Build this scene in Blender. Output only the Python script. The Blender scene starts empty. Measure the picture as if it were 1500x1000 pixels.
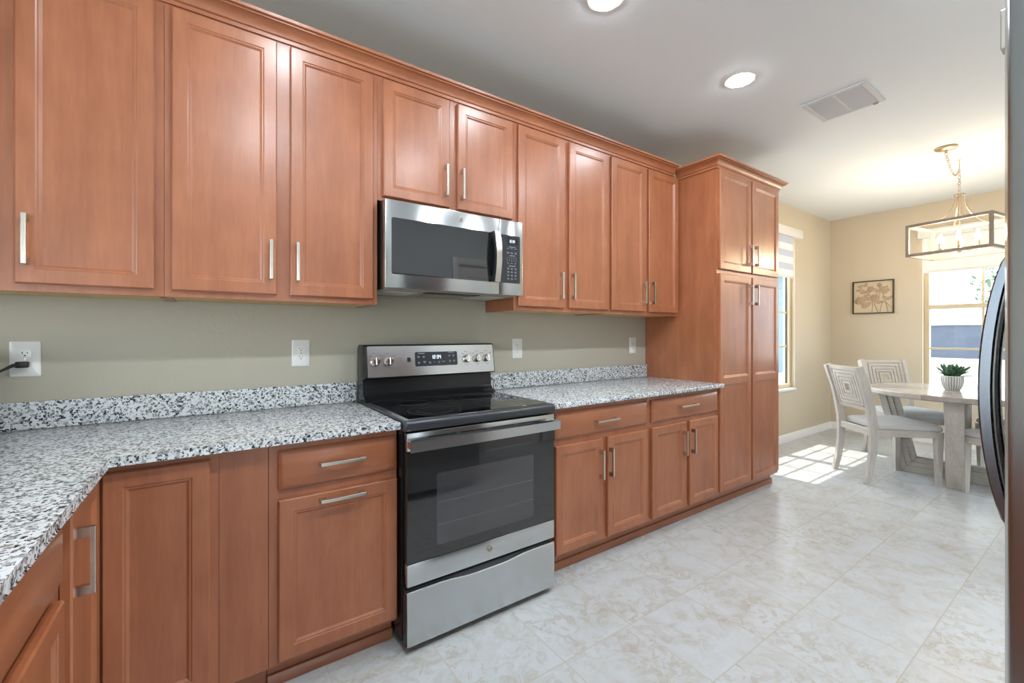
import bpy, bmesh, math, random
from mathutils import Vector, Matrix
random.seed(7)
S = bpy.context.scene
COL = S.collection
PI = math.pi

# ------------------------------------------------------------------ camera
cam_d = bpy.data.cameras.new('camera')
cam_d.sensor_width = 36.0
cam_d.lens = 631.6 / 1500 * 36
cam_d.shift_y = -10.4 / 1500
cam_d.clip_start = 0.03
cam = bpy.data.objects.new('camera', cam_d)
COL.objects.link(cam)
cam.location = (0, -2.295, 1.2413)
cam.rotation_euler = (PI / 2, 0, -math.radians(34.706))
S.camera = cam

# ------------------------------------------------------------------ view, sky, sun
S.view_settings.view_transform = 'Standard'
S.view_settings.look = 'None'
S.view_settings.gamma = 1
S.view_settings.use_curve_mapping = False
S.view_settings.exposure = 0.48
W = bpy.data.worlds.new('world')
S.world = W
W.use_nodes = True
W.node_tree.nodes['Background'].inputs[0].default_value = (0.76, 0.89, 1.0, 1)
W.node_tree.nodes['Background'].inputs[1].default_value = 4.9
sun_d = bpy.data.lights.new('sun', 'SUN')
sun_d.energy = 4.5
sun_d.angle = math.radians(0.6)
sun_d.color = (1.0, 0.96, 0.9)
sun = bpy.data.objects.new('sun', sun_d)
COL.objects.link(sun)
sun.location = (5, 4, 8)
sun.rotation_euler = Vector((0.03, -1.0, -2.45)).to_track_quat('-Z', 'Y').to_euler()


def portal(name, loc, rot, sx, sy):
    d = bpy.data.lights.new(name, 'AREA')
    d.shape = 'RECTANGLE'
    d.size, d.size_y = sx, sy
    d.cycles.is_portal = True
    o = bpy.data.objects.new(name, d)
    COL.objects.link(o)
    o.location, o.rotation_euler = loc, rot
    return o


LAMP_STRENGTH = 105.0      # diffusers of the dimmed recessed lights along the counter
AISLE_STRENGTH = 285.0     # diffusers of the recessed lights over the aisle
BULB_STRENGTH = 210.0      # chandelier bulbs

# ------------------------------------------------------------------ materials


def lin(r, g, b):
    f = lambda c: c / 12.92 if c <= 0.04045 else ((c + 0.055) / 1.055) ** 2.4
    return (f(r / 255), f(g / 255), f(b / 255), 1)


class Mat:
    def __init__(self, name, color=(0.8, 0.8, 0.8, 1), rough=0.5, metal=0.0, **kw):
        self.m = bpy.data.materials.new(name)
        self.m.use_nodes = True
        self.t = self.m.node_tree
        self.p = self.t.nodes['Principled BSDF']
        self.p.inputs['Base Color'].default_value = color
        self.p.inputs['Roughness'].default_value = rough
        self.p.inputs['Metallic'].default_value = metal
        for k, v in kw.items():
            self.p.inputs[k.replace('_', ' ')].default_value = v

    def n(self, typ, **kw):
        nd = self.t.nodes.new(typ)
        for k, v in kw.items():
            if k in nd.inputs:
                nd.inputs[k].default_value = v
            else:
                setattr(nd, k, v)
        return nd

    def l(self, a, b):
        self.t.links.new(a, b)

    def coords(self, scale=(1, 1, 1), rand=True):
        tc = self.n('ShaderNodeTexCoord')
        mp = self.n('ShaderNodeMapping')
        mp.inputs['Scale'].default_value = scale
        self.l(tc.outputs['Object'], mp.inputs['Vector'])
        if rand:
            oi = self.n('ShaderNodeObjectInfo')
            mul = self.n('ShaderNodeMath', operation='MULTIPLY')
            mul.inputs[1].default_value = 37.0
            self.l(oi.outputs['Random'], mul.inputs[0])
            self.l(mul.outputs[0], mp.inputs['Location'])
        return mp.outputs[0]

    def noise(self, vec, scale, detail=4, rough=0.5, dist=0.0):
        nd = self.n('ShaderNodeTexNoise')
        nd.inputs['Scale'].default_value = scale
        nd.inputs['Detail'].default_value = detail
        nd.inputs['Roughness'].default_value = rough
        nd.inputs['Distortion'].default_value = dist
        self.l(vec, nd.inputs['Vector'])
        return nd.outputs['Fac']

    def ramp(self, fac, stops, interp='LINEAR'):
        r = self.n('ShaderNodeValToRGB')
        r.color_ramp.interpolation = interp
        e = r.color_ramp.elements
        while len(e) < len(stops):
            e.new(0.5)
        for i, (p, c) in enumerate(stops):
            e[i].position = p
            e[i].color = c
        self.l(fac, r.inputs[0])
        return r.outputs[0]

    def mix(self, a, b, fac, mode='MIX'):
        m = self.n('ShaderNodeMix', data_type='RGBA', blend_type=mode)
        for s, v in ((m.inputs[0], fac), (m.inputs[6], a), (m.inputs[7], b)):
            if hasattr(v, 'links'):
                self.l(v, s)
            else:
                s.default_value = v
        return m.outputs[2]

    def math(self, op, a, b=0.0, c=None):
        m = self.n('ShaderNodeMath', operation=op)
        for i, v in enumerate((a, b, c)):
            if v is None:
                continue
            if hasattr(v, 'links'):
                self.l(v, m.inputs[i])
            else:
                m.inputs[i].default_value = v
        return m.outputs[0]

    def bump(self, h, strength=0.1, dist=0.01):
        b = self.n('ShaderNodeBump')
        b.inputs['Strength'].default_value = strength
        b.inputs['Distance'].default_value = dist
        self.l(h, b.inputs['Height'])
        self.l(b.outputs[0], self.p.inputs['Normal'])

    def col(self, c):
        self.l(c, self.p.inputs['Base Color'])


def g(v):
    return (v, v, v, 1)


def make_wood(name, lo, hi, grain=(1, 1, 0.09), rough=0.4, coat=0.6, amount=0.22):
    M = Mat(name, hi, rough, Coat_Weight=coat, Coat_Roughness=0.27)
    v = M.coords(grain)
    v2 = M.coords((1, 1, 1))
    v2b = M.coords(tuple(0.35 if q < 0.5 else q for q in grain))
    fine = M.noise(v, 120, 3, 0.6)
    band = M.noise(v, 16, 3, 0.55, 0.6)
    blotch = M.noise(v2, 5.5, 4, 0.6)
    fig = M.noise(v2b, 3.2, 3, 0.5, 1.6)
    f = M.math('ADD', M.math('MULTIPLY', fine, amount), M.math('ADD', M.math('MULTIPLY', band, 0.42), M.math('ADD', M.math('MULTIPLY', blotch, 0.26), M.math('MULTIPLY', fig, 0.36))))
    c = M.ramp(f, [(0.40, lo), (0.92, hi)])
    M.col(c)
    M.bump(fine, 0.03, 0.002)
    return M.m


WOOD_LO, WOOD_HI = lin(140, 78, 45), lin(184, 115, 77)
wood = make_wood('cabinet_maple', WOOD_LO, WOOD_HI)
wood_h = make_wood('cabinet_maple_horizontal', WOOD_LO, WOOD_HI, grain=(0.09, 0.09, 1))
raw_wood = make_wood('raw_birch', lin(196, 158, 104), lin(222, 186, 130), grain=(0.08, 1, 1), rough=0.55, coat=0)
grey_wood = make_wood('weathered_oak', lin(150, 143, 132), lin(198, 192, 182), grain=(1, 1, 0.10), rough=0.5, coat=0.05, amount=0.45)
grey_wood_x = make_wood('weathered_oak_across', lin(150, 143, 132), lin(198, 192, 182), grain=(0.10, 0.10, 1), rough=0.5, coat=0.05, amount=0.45)


def make_granite():
    M = Mat('speckled_granite', rough=0.2, Specular_IOR_Level=0.36)
    v = M.coords((1, 1, 1), False)
    nz = M.n('ShaderNodeTexNoise')
    nz.inputs['Scale'].default_value = 130
    nz.inputs['Detail'].default_value = 2
    M.l(v, nz.inputs['Vector'])
    dv = M.n('ShaderNodeVectorMath', operation='MULTIPLY_ADD')
    M.l(nz.outputs['Color'], dv.inputs[0])
    dv.inputs[1].default_value = (0.011, 0.011, 0.011)
    M.l(v, dv.inputs[2])

    def vor(scale):
        nd = M.n('ShaderNodeTexVoronoi')
        nd.inputs['Scale'].default_value = scale
        M.l(dv.outputs[0], nd.inputs['Vector'])
        sp = M.n('ShaderNodeSeparateColor')
        M.l(nd.outputs['Color'], sp.inputs[0])
        return sp.outputs
    a = vor(115)
    b = vor(175)
    big = M.noise(v, 26, 2, 0.5)
    base = M.ramp(a[0], [(0, lin(214, 217, 218)), (0.38, lin(196, 199, 201)), (0.58, lin(158, 159, 161)), (0.76, lin(218, 220, 221))], 'CONSTANT')
    brown = M.ramp(a[1], [(0, g(0)), (0.965, g(1))], 'CONSTANT')
    base = M.mix(base, lin(146, 136, 126), brown)
    dk = M.math('ADD', b[0], M.math('MULTIPLY', big, 0.42))
    dark = M.ramp(dk, [(0, g(0)), (1.0, g(0))], 'CONSTANT')
    gt = M.math('GREATER_THAN', dk, 0.98)
    gt2 = M.math('GREATER_THAN', dk, 1.085)
    base = M.mix(base, lin(104, 104, 106), gt)
    base = M.mix(base, lin(44, 45, 50), gt2)
    M.col(base)
    return M.m


granite = make_granite()


def make_tile():
    M = Mat('cream_floor_tile', rough=0.34)
    v = M.coords((1, 1, 1), False)
    sp = M.n('ShaderNodeSeparateXYZ')
    M.l(v, sp.inputs[0])
    P, X0, Y0 = 0.3735, 1.842, -1.065

    def cell(o, o0):
        q = M.math('DIVIDE', M.math('SUBTRACT', o, o0), P)
        fr = M.math('FRACT', q)
        d = M.math('MULTIPLY', M.math('MINIMUM', fr, M.math('SUBTRACT', 1.0, fr)), P)
        return d, M.math('FLOOR', q)
    dx, ix = cell(sp.outputs[0], X0)
    dy, iy = cell(sp.outputs[1], Y0)
    dm = M.math('MINIMUM', dx, dy)
    grout = M.math('LESS_THAN', dm, 0.0026)
    cmb = M.n('ShaderNodeCombineXYZ')
    M.l(ix, cmb.inputs[0])
    M.l(iy, cmb.inputs[1])
    wn = M.n('ShaderNodeTexWhiteNoise', noise_dimensions='2D')
    M.l(cmb.outputs[0], wn.inputs['Vector'])
    off = M.n('ShaderNodeVectorMath', operation='MULTIPLY_ADD')
    M.l(wn.outputs['Color'], off.inputs[0])
    off.inputs[1].default_value = (30, 30, 30)
    M.l(v, off.inputs[2])
    big = M.noise(off.outputs[0], 7.5, 9, 0.68, 1.0)
    vein = M.noise(off.outputs[0], 13.0, 9, 0.70, 1.6)
    c = M.ramp(big, [(0.30, lin(170, 165, 155)), (0.45, lin(186, 188, 188)), (0.60, lin(192, 196, 199))])
    vm = M.ramp(vein, [(0.50, g(0)), (0.58, g(1)), (0.66, g(0))])
    msk = M.ramp(M.noise(off.outputs[0], 3.2, 3, 0.5, 0.5), [(0.40, g(0.08)), (0.62, g(1))])
    vm2 = M.math('MULTIPLY', M.math('MULTIPLY', vm, msk), 0.75)
    c = M.mix(c, lin(162, 154, 138), vm2)
    tint = M.math('MULTIPLY', wn.outputs['Value'], 0.05)
    c = M.mix(c, lin(186, 180, 170), tint)
    c = M.mix(c, lin(182, 178, 168), grout)
    M.col(c)
    M.bump(M.math('SUBTRACT', M.math('MULTIPLY', vein, 0.12), grout), 0.22, 0.003)
    r = M.math('ADD', 0.30, M.math('MULTIPLY', grout, 0.4))
    M.l(r, M.p.inputs['Roughness'])
    return M.m


tile = make_tile()


def make_paint(name, c, bump=0.10, scale=60, rough=0.55):
    M = Mat(name, c, rough)
    v = M.coords((1, 1, 1), False)
    M.bump(M.noise(v, scale, 3, 0.5), bump, 0.01)
    return M.m


wall_paint = make_paint('beige_wall_paint', lin(178, 172, 155))
warm_lit_paint = make_paint('warm_lit_wall_paint', lin(200, 187, 164))  # wall paint with the dining area's warm light put into its colour
ceil_paint = make_paint('ceiling_paint', lin(232, 237, 240), 0.08, 90, 0.8)
white_paint = Mat('white_trim_paint', lin(232, 230, 226), 0.35).m
white_plastic = Mat('white_plastic', lin(226, 226, 222), 0.22).m
vent_white = Mat('vent_white_metal', lin(206, 208, 210), 0.45).m


def make_steel(name, c, rough=0.30, aniso=0.6, streak=(2, 2, 260)):
    M = Mat(name, c, rough, 1.0, Anisotropic=aniso, Anisotropic_Rotation=0.25)
    v = M.coords(streak)
    n1 = M.noise(v, 4, 3, 0.6)
    r = M.math('ADD', rough - 0.05, M.math('MULTIPLY', n1, 0.10))
    M.l(r, M.p.inputs['Roughness'])
    tg = M.n('ShaderNodeTangent', direction_type='RADIAL', axis='Z')
    M.l(tg.outputs[0], M.p.inputs['Tangent'])
    return M.m


steel = make_steel('brushed_stainless', lin(200, 203, 205), 0.21)
steel_fridge = make_steel('fridge_stainless', lin(150, 151, 153), 0.24, 0.0, (260, 260, 2))
steel_dark = make_steel('fridge_handle_steel', lin(112, 117, 122), 0.26, 0.0, (260, 260, 2))
nickel = Mat('satin_nickel', lin(205, 200, 190), 0.24, 1.0).m
chrome = Mat('polished_chrome', lin(220, 216, 208), 0.10, 1.0).m
black_glass = Mat('black_glass', lin(10, 11, 13), 0.03, 0.0, Specular_IOR_Level=0.6).m
oven_glass = Mat('oven_door_glass', lin(26, 27, 29), 0.03, 0.0, Specular_IOR_Level=1.0).m
window_glass_dark = Mat('oven_window_glass', lin(58, 57, 60), 0.06, 0.0, Specular_IOR_Level=1.0).m
charcoal = Mat('charcoal_enamel', lin(62, 64, 68), 0.28, 0.35).m
black_enamel = Mat('black_enamel', lin(24, 25, 27), 0.25).m
black_plastic = Mat('black_plastic', lin(22, 22, 24), 0.42).m
panel_black = Mat('control_panel_black', lin(44, 47, 52), 0.2).m
mark_grey = Mat('printed_key_marks', lin(150, 156, 162), 0.5).m
mark_dark = Mat('printed_dark_marks', lin(70, 66, 62), 0.5).m
rack_m = Mat('dim_rack_wire', lin(96, 96, 98), 0.3).m
ring_grey = Mat('burner_ring_print', lin(92, 94, 98), 0.2).m
dark_metal = Mat('vent_dark_metal', lin(168, 160, 146), 0.5, 0.1).m
mesh_metal = Mat('grease_filter_mesh', lin(205, 205, 200), 0.5, 0.2).m
fabric = make_paint('seat_linen', lin(186, 184, 182), 0.25, 500, 0.85)
bronze = Mat('dark_bronze', lin(70, 58, 46), 0.4, 0.6).m
art_paper = make_paint('canvas_cream', lin(206, 192, 164), 0.1, 300, 0.8)
art_petal = Mat('brushed_taupe_metal', lin(176, 150, 122), 0.45, 0.25).m
art_stem = Mat('taupe_stem_metal', lin(150, 124, 98), 0.45, 0.3).m
champagne = Mat('champagne_metal', lin(190, 172, 146), 0.3, 0.9).m
weathered = make_wood('lantern_wood', lin(128, 114, 102), lin(160, 146, 132), grain=(1, 1, 1), rough=0.5, coat=0)
candle = Mat('candle_sleeve', lin(206, 182, 148), 0.5).m
leaf_mat = Mat('succulent_leaf', lin(74, 104, 84), 0.45)
leaf_mat.col(leaf_mat.ramp(leaf_mat.noise(leaf_mat.coords((1, 1, 1), False), 40, 2), [(0.35, lin(52, 84, 62)), (0.7, lin(104, 134, 104))]))
leaf_mat = leaf_mat.m
soil = make_paint('potting_soil', lin(60, 46, 36), 0.5, 120, 0.9)


def emit(name, c, s):
    m = bpy.data.materials.new(name)
    m.use_nodes = True
    t = m.node_tree
    t.nodes.remove(t.nodes['Principled BSDF'])
    e = t.nodes.new('ShaderNodeEmission')
    e.inputs[0].default_value = c
    e.inputs[1].default_value = s
    t.links.new(e.outputs[0], t.nodes['Material Output'].inputs[0])
    return m


lamp_glow = emit('lamp_diffuser_glow', (0.86, 0.94, 1.0, 1), LAMP_STRENGTH)
aisle_glow = emit('aisle_diffuser_glow', (0.86, 0.94, 1.0, 1), AISLE_STRENGTH)
bulb_glow = emit('bulb_glow', (1.0, 0.76, 0.50, 1), BULB_STRENGTH)
led_blue = emit('blue_white_digits', (0.75, 0.9, 1.0, 1), 1.3)


def make_glass():
    m = bpy.data.materials.new('window_glass')
    m.use_nodes = True
    t = m.node_tree
    t.nodes.remove(t.nodes['Principled BSDF'])
    tr = t.nodes.new('ShaderNodeBsdfTransparent')
    gl = t.nodes.new('ShaderNodeBsdfGlossy')
    gl.inputs['Roughness'].default_value = 0.02
    fr = t.nodes.new('ShaderNodeFresnel')
    fr.inputs[0].default_value = 1.45
    mx = t.nodes.new('ShaderNodeMixShader')
    ge = t.nodes.new('ShaderNodeNewGeometry')
    iv = t.nodes.new('ShaderNodeMath')
    iv.operation = 'SUBTRACT'
    iv.inputs[0].default_value = 1.0
    t.links.new(ge.outputs['Backfacing'], iv.inputs[1])
    mu = t.nodes.new('ShaderNodeMath')
    mu.operation = 'MULTIPLY'
    t.links.new(fr.outputs[0], mu.inputs[0])
    t.links.new(iv.outputs[0], mu.inputs[1])
    t.links.new(mu.outputs[0], mx.inputs[0])
    t.links.new(tr.outputs[0], mx.inputs[1])
    t.links.new(gl.outputs[0], mx.inputs[2])
    t.links.new(mx.outputs[0], t.nodes['Material Output'].inputs[0])
    return m


glass = make_glass()


def make_shade(name, stripe):
    M = Mat(name, lin(238, 238, 236), 0.8)
    tr = M.n('ShaderNodeBsdfTranslucent')
    tr.inputs[0].default_value = lin(238, 238, 238)
    if stripe:
        v = M.coords((1, 1, 1), False)
        sp = M.n('ShaderNodeSeparateXYZ')
        M.l(v, sp.inputs[0])
        f = M.math('FRACT', M.math('DIVIDE', sp.outputs[2], 0.15))
        c = M.ramp(f, [(0, lin(240, 239, 236)), (0.5, lin(196, 204, 218))], 'CONSTANT')
        M.col(c)
        M.l(c, tr.inputs[0])
    mx = M.n('ShaderNodeMixShader')
    mx.inputs[0].default_value = 0.16
    M.l(M.p.outputs[0], mx.inputs[1])
    M.l(tr.outputs[0], mx.inputs[2])
    M.l(mx.outputs[0], M.t.nodes['Material Output'].inputs[0])
    return M.m


shade_plain = make_shade('roller_shade_cloth', False)
shade_stripe = make_shade('zebra_shade_cloth', True)
window_vinyl = Mat('tan_window_frame', lin(204, 188, 156), 0.4).m


def make_pot():
    M = Mat('striped_ceramic', lin(170, 168, 160), 0.5)
    v = M.coords((1, 1, 1), False)
    sp = M.n('ShaderNodeSeparateXYZ')
    M.l(v, sp.inputs[0])
    a = M.math('ARCTAN2', sp.outputs[1], sp.outputs[0])
    f = M.math('FRACT', M.math('MULTIPLY', a, 26 / (2 * PI)))
    c = M.ramp(f, [(0, lin(152, 150, 142)), (0.74, lin(226, 224, 218))], 'CONSTANT')
    up = M.math('GREATER_THAN', sp.outputs[2], 0.117)
    M.col(M.mix(c, lin(222, 220, 214), up))
    return M.m


pot_mat = make_pot()


def make_table_top():
    M = Mat('sunburst_oak', rough=0.22, Coat_Weight=0.3, Coat_Roughness=0.12)
    v = M.coords((1, 1, 1), False)
    sp = M.n('ShaderNodeSeparateXYZ')
    M.l(v, sp.inputs[0])
    a = M.math('ARCTAN2', sp.outputs[1], sp.outputs[0])
    q = M.math('MULTIPLY', M.math('ADD', a, 0.3), 8 / (2 * PI))
    idx = M.math('FLOOR', q)
    wn = M.n('ShaderNodeTexWhiteNoise', noise_dimensions='1D')
    M.l(idx, wn.inputs['W'])
    par = M.math('FRACT', M.math('MULTIPLY', idx, 0.5))
    n1 = M.noise(v, 26, 5, 0.6)
    f = M.math('ADD', M.math('MULTIPLY', n1, 0.5), M.math('MULTIPLY', par, 0.6))
    M.col(M.ramp(f, [(0.15, lin(160, 150, 140)), (0.7, lin(204, 196, 188))]))
    return M.m


table_mat = make_table_top()

# ------------------------------------------------------------------ mesh helpers


class B:
    """collects shapes of one part"""

    def __init__(self):
        self.bm = bmesh.new()

    def box(self, x0, x1, y0, y1, z0, z1, bev=0.0, seg=2, M=None):
        ps = [(x, y, z) for x in (x0, x1) for y in (y0, y1) for z in (z0, z1)]
        vs = [self.bm.verts.new(M @ Vector(p) if M else p) for p in ps]
        fs = []
        for f in ((0, 1, 3, 2), (4, 6, 7, 5), (0, 4, 5, 1), (2, 3, 7, 6), (0, 2, 6, 4), (1, 5, 7, 3)):
            fs.append(self.bm.faces.new([vs[i] for i in f]))
        if bev:
            es = list({e for f in fs for e in f.edges})
            bmesh.ops.bevel(self.bm, geom=es, offset=bev, segments=seg, profile=0.5, affect='EDGES')
        return self

    def prism(self, pts, ext, bev=0.0, seg=2):
        """pts: 3D polygon, ext: extrusion vector"""
        e = Vector(ext)
        a = [self.bm.verts.new(p) for p in pts]
        b = [self.bm.verts.new(Vector(p) + e) for p in pts]
        n = len(pts)
        fs = [self.bm.faces.new(a[::-1]), self.bm.faces.new(b)]
        for i in range(n):
            fs.append(self.bm.faces.new((a[i], a[(i + 1) % n], b[(i + 1) % n], b[i])))
        if bev:
            es = list({x for f in fs for x in f.edges})
            bmesh.ops.bevel(self.bm, geom=es, offset=bev, segments=seg, profile=0.5, affect='EDGES')
        return self

    def cyl(self, p0, p1, r0, r1=None, seg=24):
        r1 = r0 if r1 is None else r1
        return self.lathe([(r0, 0), (r1, (Vector(p1) - Vector(p0)).length)], p0, Vector(p1) - Vector(p0), seg, cap=True)

    def lathe(self, prof, c, axis=(0, 0, 1), seg=32, cap=True):
        q = Vector(axis).normalized().to_track_quat('Z', 'Y').to_matrix()
        c = Vector(c)
        rings = []
        for r, h in prof:
            if r < 1e-6:
                rings.append([self.bm.verts.new(c + q @ Vector((0, 0, h)))])
            else:
                rings.append([self.bm.verts.new(c + q @ Vector((r * math.cos(2 * PI * i / seg), r * math.sin(2 * PI * i / seg), h))) for i in range(seg)])
        for a, b in zip(rings, rings[1:]):
            for i in range(seg):
                j = (i + 1) % seg
                if len(a) == 1 and len(b) == 1:
                    continue
                if len(a) == 1:
                    self.bm.faces.new((a[0], b[i], b[j]))
                elif len(b) == 1:
                    self.bm.faces.new((a[i], a[j], b[0]))
                else:
                    self.bm.faces.new((a[i], a[j], b[j], b[i]))
        if cap:
            if len(rings[0]) > 1:
                self.bm.faces.new(rings[0][::-1])
            if len(rings[-1]) > 1:
                self.bm.faces.new(rings[-1])
        return self

    def tube(self, pts, r, seg=10, closed=False, flat=None):
        pts = [Vector(p) for p in pts]
        n = len(pts)
        rings = []
        prev = None
        for i, p in enumerate(pts):
            if closed:
                d = pts[(i + 1) % n] - pts[i - 1]
            else:
                d = pts[min(i + 1, n - 1)] - pts[max(i - 1, 0)]
            d.normalize()
            if prev is None:
                up = Vector((0, 0, 1)) if abs(d.z) < 0.95 else Vector((1, 0, 0))
                x = d.cross(up).normalized()
            else:
                x = (prev - d * prev.dot(d)).normalized()
            prev = x
            y = d.cross(x)
            ri = r[i] if isinstance(r, (list, tuple)) else r
            ry = ri * (flat or 1.0)
            rings.append([self.bm.verts.new(p + x * ri * math.cos(2 * PI * k / seg) + y * ry * math.sin(2 * PI * k / seg)) for k in range(seg)])
        rng = range(n) if closed else range(n - 1)
        for i in rng:
            a, b = rings[i], rings[(i + 1) % n]
            for k in range(seg):
                self.bm.faces.new((a[k], a[(k + 1) % seg], b[(k + 1) % seg], b[k]))
        if not closed:
            self.bm.faces.new(rings[0][::-1])
            self.bm.faces.new(rings[-1])
        return self

    def sweep(self, path, widths, depths, up=(0, 1, 0)):
        """rectangular section swept along a path lying in the plane whose normal is `up`"""
        path = [Vector(p) for p in path]
        up = Vector(up)
        n = len(path)
        rings = []
        for i, p in enumerate(path):
            d = (path[min(i + 1, n - 1)] - path[max(i - 1, 0)]).normalized()
            s = d.cross(up).normalized()
            w = widths[i] if isinstance(widths, (list, tuple)) else widths
            h = depths[i] if isinstance(depths, (list, tuple)) else depths
            rings.append([self.bm.verts.new(p + s * a * h / 2 + up * b * w / 2) for a, b in ((-1, -1), (1, -1), (1, 1), (-1, 1))])
        for a, b in zip(rings, rings[1:]):
            for k in range(4):
                self.bm.faces.new((a[k], a[(k + 1) % 4], b[(k + 1) % 4], b[k]))
        self.bm.faces.new(rings[0][::-1])
        self.bm.faces.new(rings[-1])
        return self

    def loops(self, loops, cap_first=False, cap_last=True):
        """loops: list of equal-length closed point lists, skinned in order"""
        vs = [[self.bm.verts.new(p) for p in lp] for lp in loops]
        n = len(vs[0])
        for a, b in zip(vs, vs[1:]):
            for k in range(n):
                self.bm.faces.new((a[k], a[(k + 1) % n], b[(k + 1) % n], b[k]))
        if cap_first:
            self.bm.faces.new(vs[0][::-1])
        if cap_last:
            self.bm.faces.new(vs[-1])
        return self

    def face(self, pts):
        self.bm.faces.new([self.bm.verts.new(p) for p in pts])
        return self


ORG = {}


def link(name, bm, mat, loc=None):
    bmesh.ops.recalc_face_normals(bm, faces=bm.faces)
    me = bpy.data.meshes.new(name)
    bm.to_mesh(me)
    bm.free()
    for p in me.polygons:
        p.use_smooth = True
    me.set_sharp_from_angle(angle=math.radians(32))
    for m in (mat if isinstance(mat, list) else [mat]):
        me.materials.append(m)
    o = bpy.data.objects.new(name, me)
    COL.objects.link(o)
    return o


def obj(name, b, mat, parent=None, label=None, world=True, base=None):
    """one mesh object from world-space shapes; parts take their thing's origin"""
    bm = b.bm
    if parent is not None:
        org = ORG.get(parent.name, Vector((0, 0, 0)))
        if world:
            bmesh.ops.translate(bm, verts=bm.verts, vec=-org)
        o = link(name, bm, mat)
        o.parent = parent
        ORG[o.name] = org if world else Vector((0, 0, 0))
    else:
        if base is None:
            xs = [v.co.x for v in bm.verts]
            ys = [v.co.y for v in bm.verts]
            zs = [v.co.z for v in bm.verts]
            base = ((min(xs) + max(xs)) / 2, (min(ys) + max(ys)) / 2, min(zs))
        base = Vector(base)
        bmesh.ops.translate(bm, verts=bm.verts, vec=-base)
        o = link(name, bm, mat)
        o.location = base
        ORG[o.name] = base
    if label:
        o['label'] = label
    return o


def thing(name, label, cat, loc=(0, 0, 0), rotz=0.0, group=None):
    o = bpy.data.objects.new(name, None)
    o.empty_display_size = 0.1
    COL.objects.link(o)
    o.location = loc
    o.rotation_euler = (0, 0, rotz)
    o['label'] = label
    o['category'] = cat
    if group:
        o['group'] = group
    ORG[o.name] = Vector(loc)
    return o


def tag(o, label, cat, group=None):
    o['label'] = label
    o['category'] = cat
    if group:
        o['group'] = group
    return o


def struct(name, b, mat, parent=None):
    if parent is None:
        o = obj(name, b, mat, base=(0, 0, 0))
    else:
        o = obj(name, b, mat, parent)
    o['kind'] = 'structure'
    return o


def dup(root, loc, rotz, label, group=None):
    r = root.copy()
    COL.objects.link(r)
    r.location = loc
    r.rotation_euler = (0, 0, rotz)
    r['label'] = label
    if group:
        r['group'] = group
    for ch in root.children:
        c = ch.copy()
        COL.objects.link(c)
        c.parent = r
        for gc in ch.children:
            d = gc.copy()
            COL.objects.link(d)
            d.parent = c
    return r


def text_shapes(b, s, size, fn):
    """adds flat letters; fn maps (x, y) of the lettering to a point"""
    cu = bpy.data.curves.new('lettering', 'FONT')
    cu.body = s
    cu.size = size
    cu.align_x = 'CENTER'
    cu.align_y = 'CENTER'
    cu.resolution_u = 2
    to = bpy.data.objects.new('lettering', cu)
    COL.objects.link(to)
    dg = bpy.context.evaluated_depsgraph_get()
    me = bpy.data.meshes.new_from_object(to.evaluated_get(dg))
    vs = [b.bm.verts.new(fn(v.co.x, v.co.y)) for v in me.vertices]
    for p in me.polygons:
        try:
            b.bm.faces.new([vs[i] for i in p.vertices])
        except ValueError:
            pass
    bpy.data.objects.remove(to)
    bpy.data.curves.remove(cu)
    bpy.data.meshes.remove(me)


SEG = {'0': 'abcdef', '1': 'bc', '2': 'abged', '3': 'abgcd', '4': 'fgbc'}


def clock_digits(b, s, u0, v0, w, h, fn, dep=0.0008):
    """seven-segment digits standing on fn(u, v, w)"""
    x = u0
    t = h * 0.13

    def bar(ua, ub, va, vb):
        b.loops([[fn(ua, va, 0), fn(ub, va, 0), fn(ub, vb, 0), fn(ua, vb, 0)], [fn(ua, va, dep), fn(ub, va, dep), fn(ub, vb, dep), fn(ua, vb, dep)]])
    for c in s:
        if c == ':':
            bar(x, x + t, v0 + h * 0.25, v0 + h * 0.25 + t)
            bar(x, x + t, v0 + h * 0.65, v0 + h * 0.65 + t)
            x += t * 2.2
            continue
        for q in SEG[c]:
            if q == 'a': bar(x, x + w, v0 + h - t, v0 + h)
            if q == 'd': bar(x, x + w, v0, v0 + t)
            if q == 'g': bar(x, x + w, v0 + h / 2 - t / 2, v0 + h / 2 + t / 2)
            if q == 'b': bar(x + w - t, x + w, v0 + h / 2, v0 + h)
            if q == 'c': bar(x + w - t, x + w, v0, v0 + h / 2)
            if q == 'f': bar(x, x + t, v0 + h / 2, v0 + h)
            if q == 'e': bar(x, x + t, v0, v0 + h / 2)
        x += w * 1.38


# ------------------------------------------------------------------ room shell
CZ = 2.743
XR = 6.734
YR = -7.2
XL = -5.2


def wall_with_hole(axis, c0, c1, a0, a1, holes, z1=CZ):
    """box wall along an axis with rectangular holes [(a, b, z0, z1)]"""
    b = B()
    holes = sorted(holes)
    cur = a0

    def seg(p, q, z0, zz):
        if q - p < 1e-4 or zz - z0 < 1e-4:
            return
        if axis == 'x':
            b.box(p, q, c0, c1, z0, zz)
        else:
            b.box(c0, c1, p, q, z0, zz)
    for h in holes:
        seg(cur, h[0], 0, z1)
        seg(h[0], h[1], 0, h[2])
        seg(h[0], h[1], h[3], z1)
        cur = h[1]
    seg(cur, a1, 0, z1)
    return b


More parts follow.
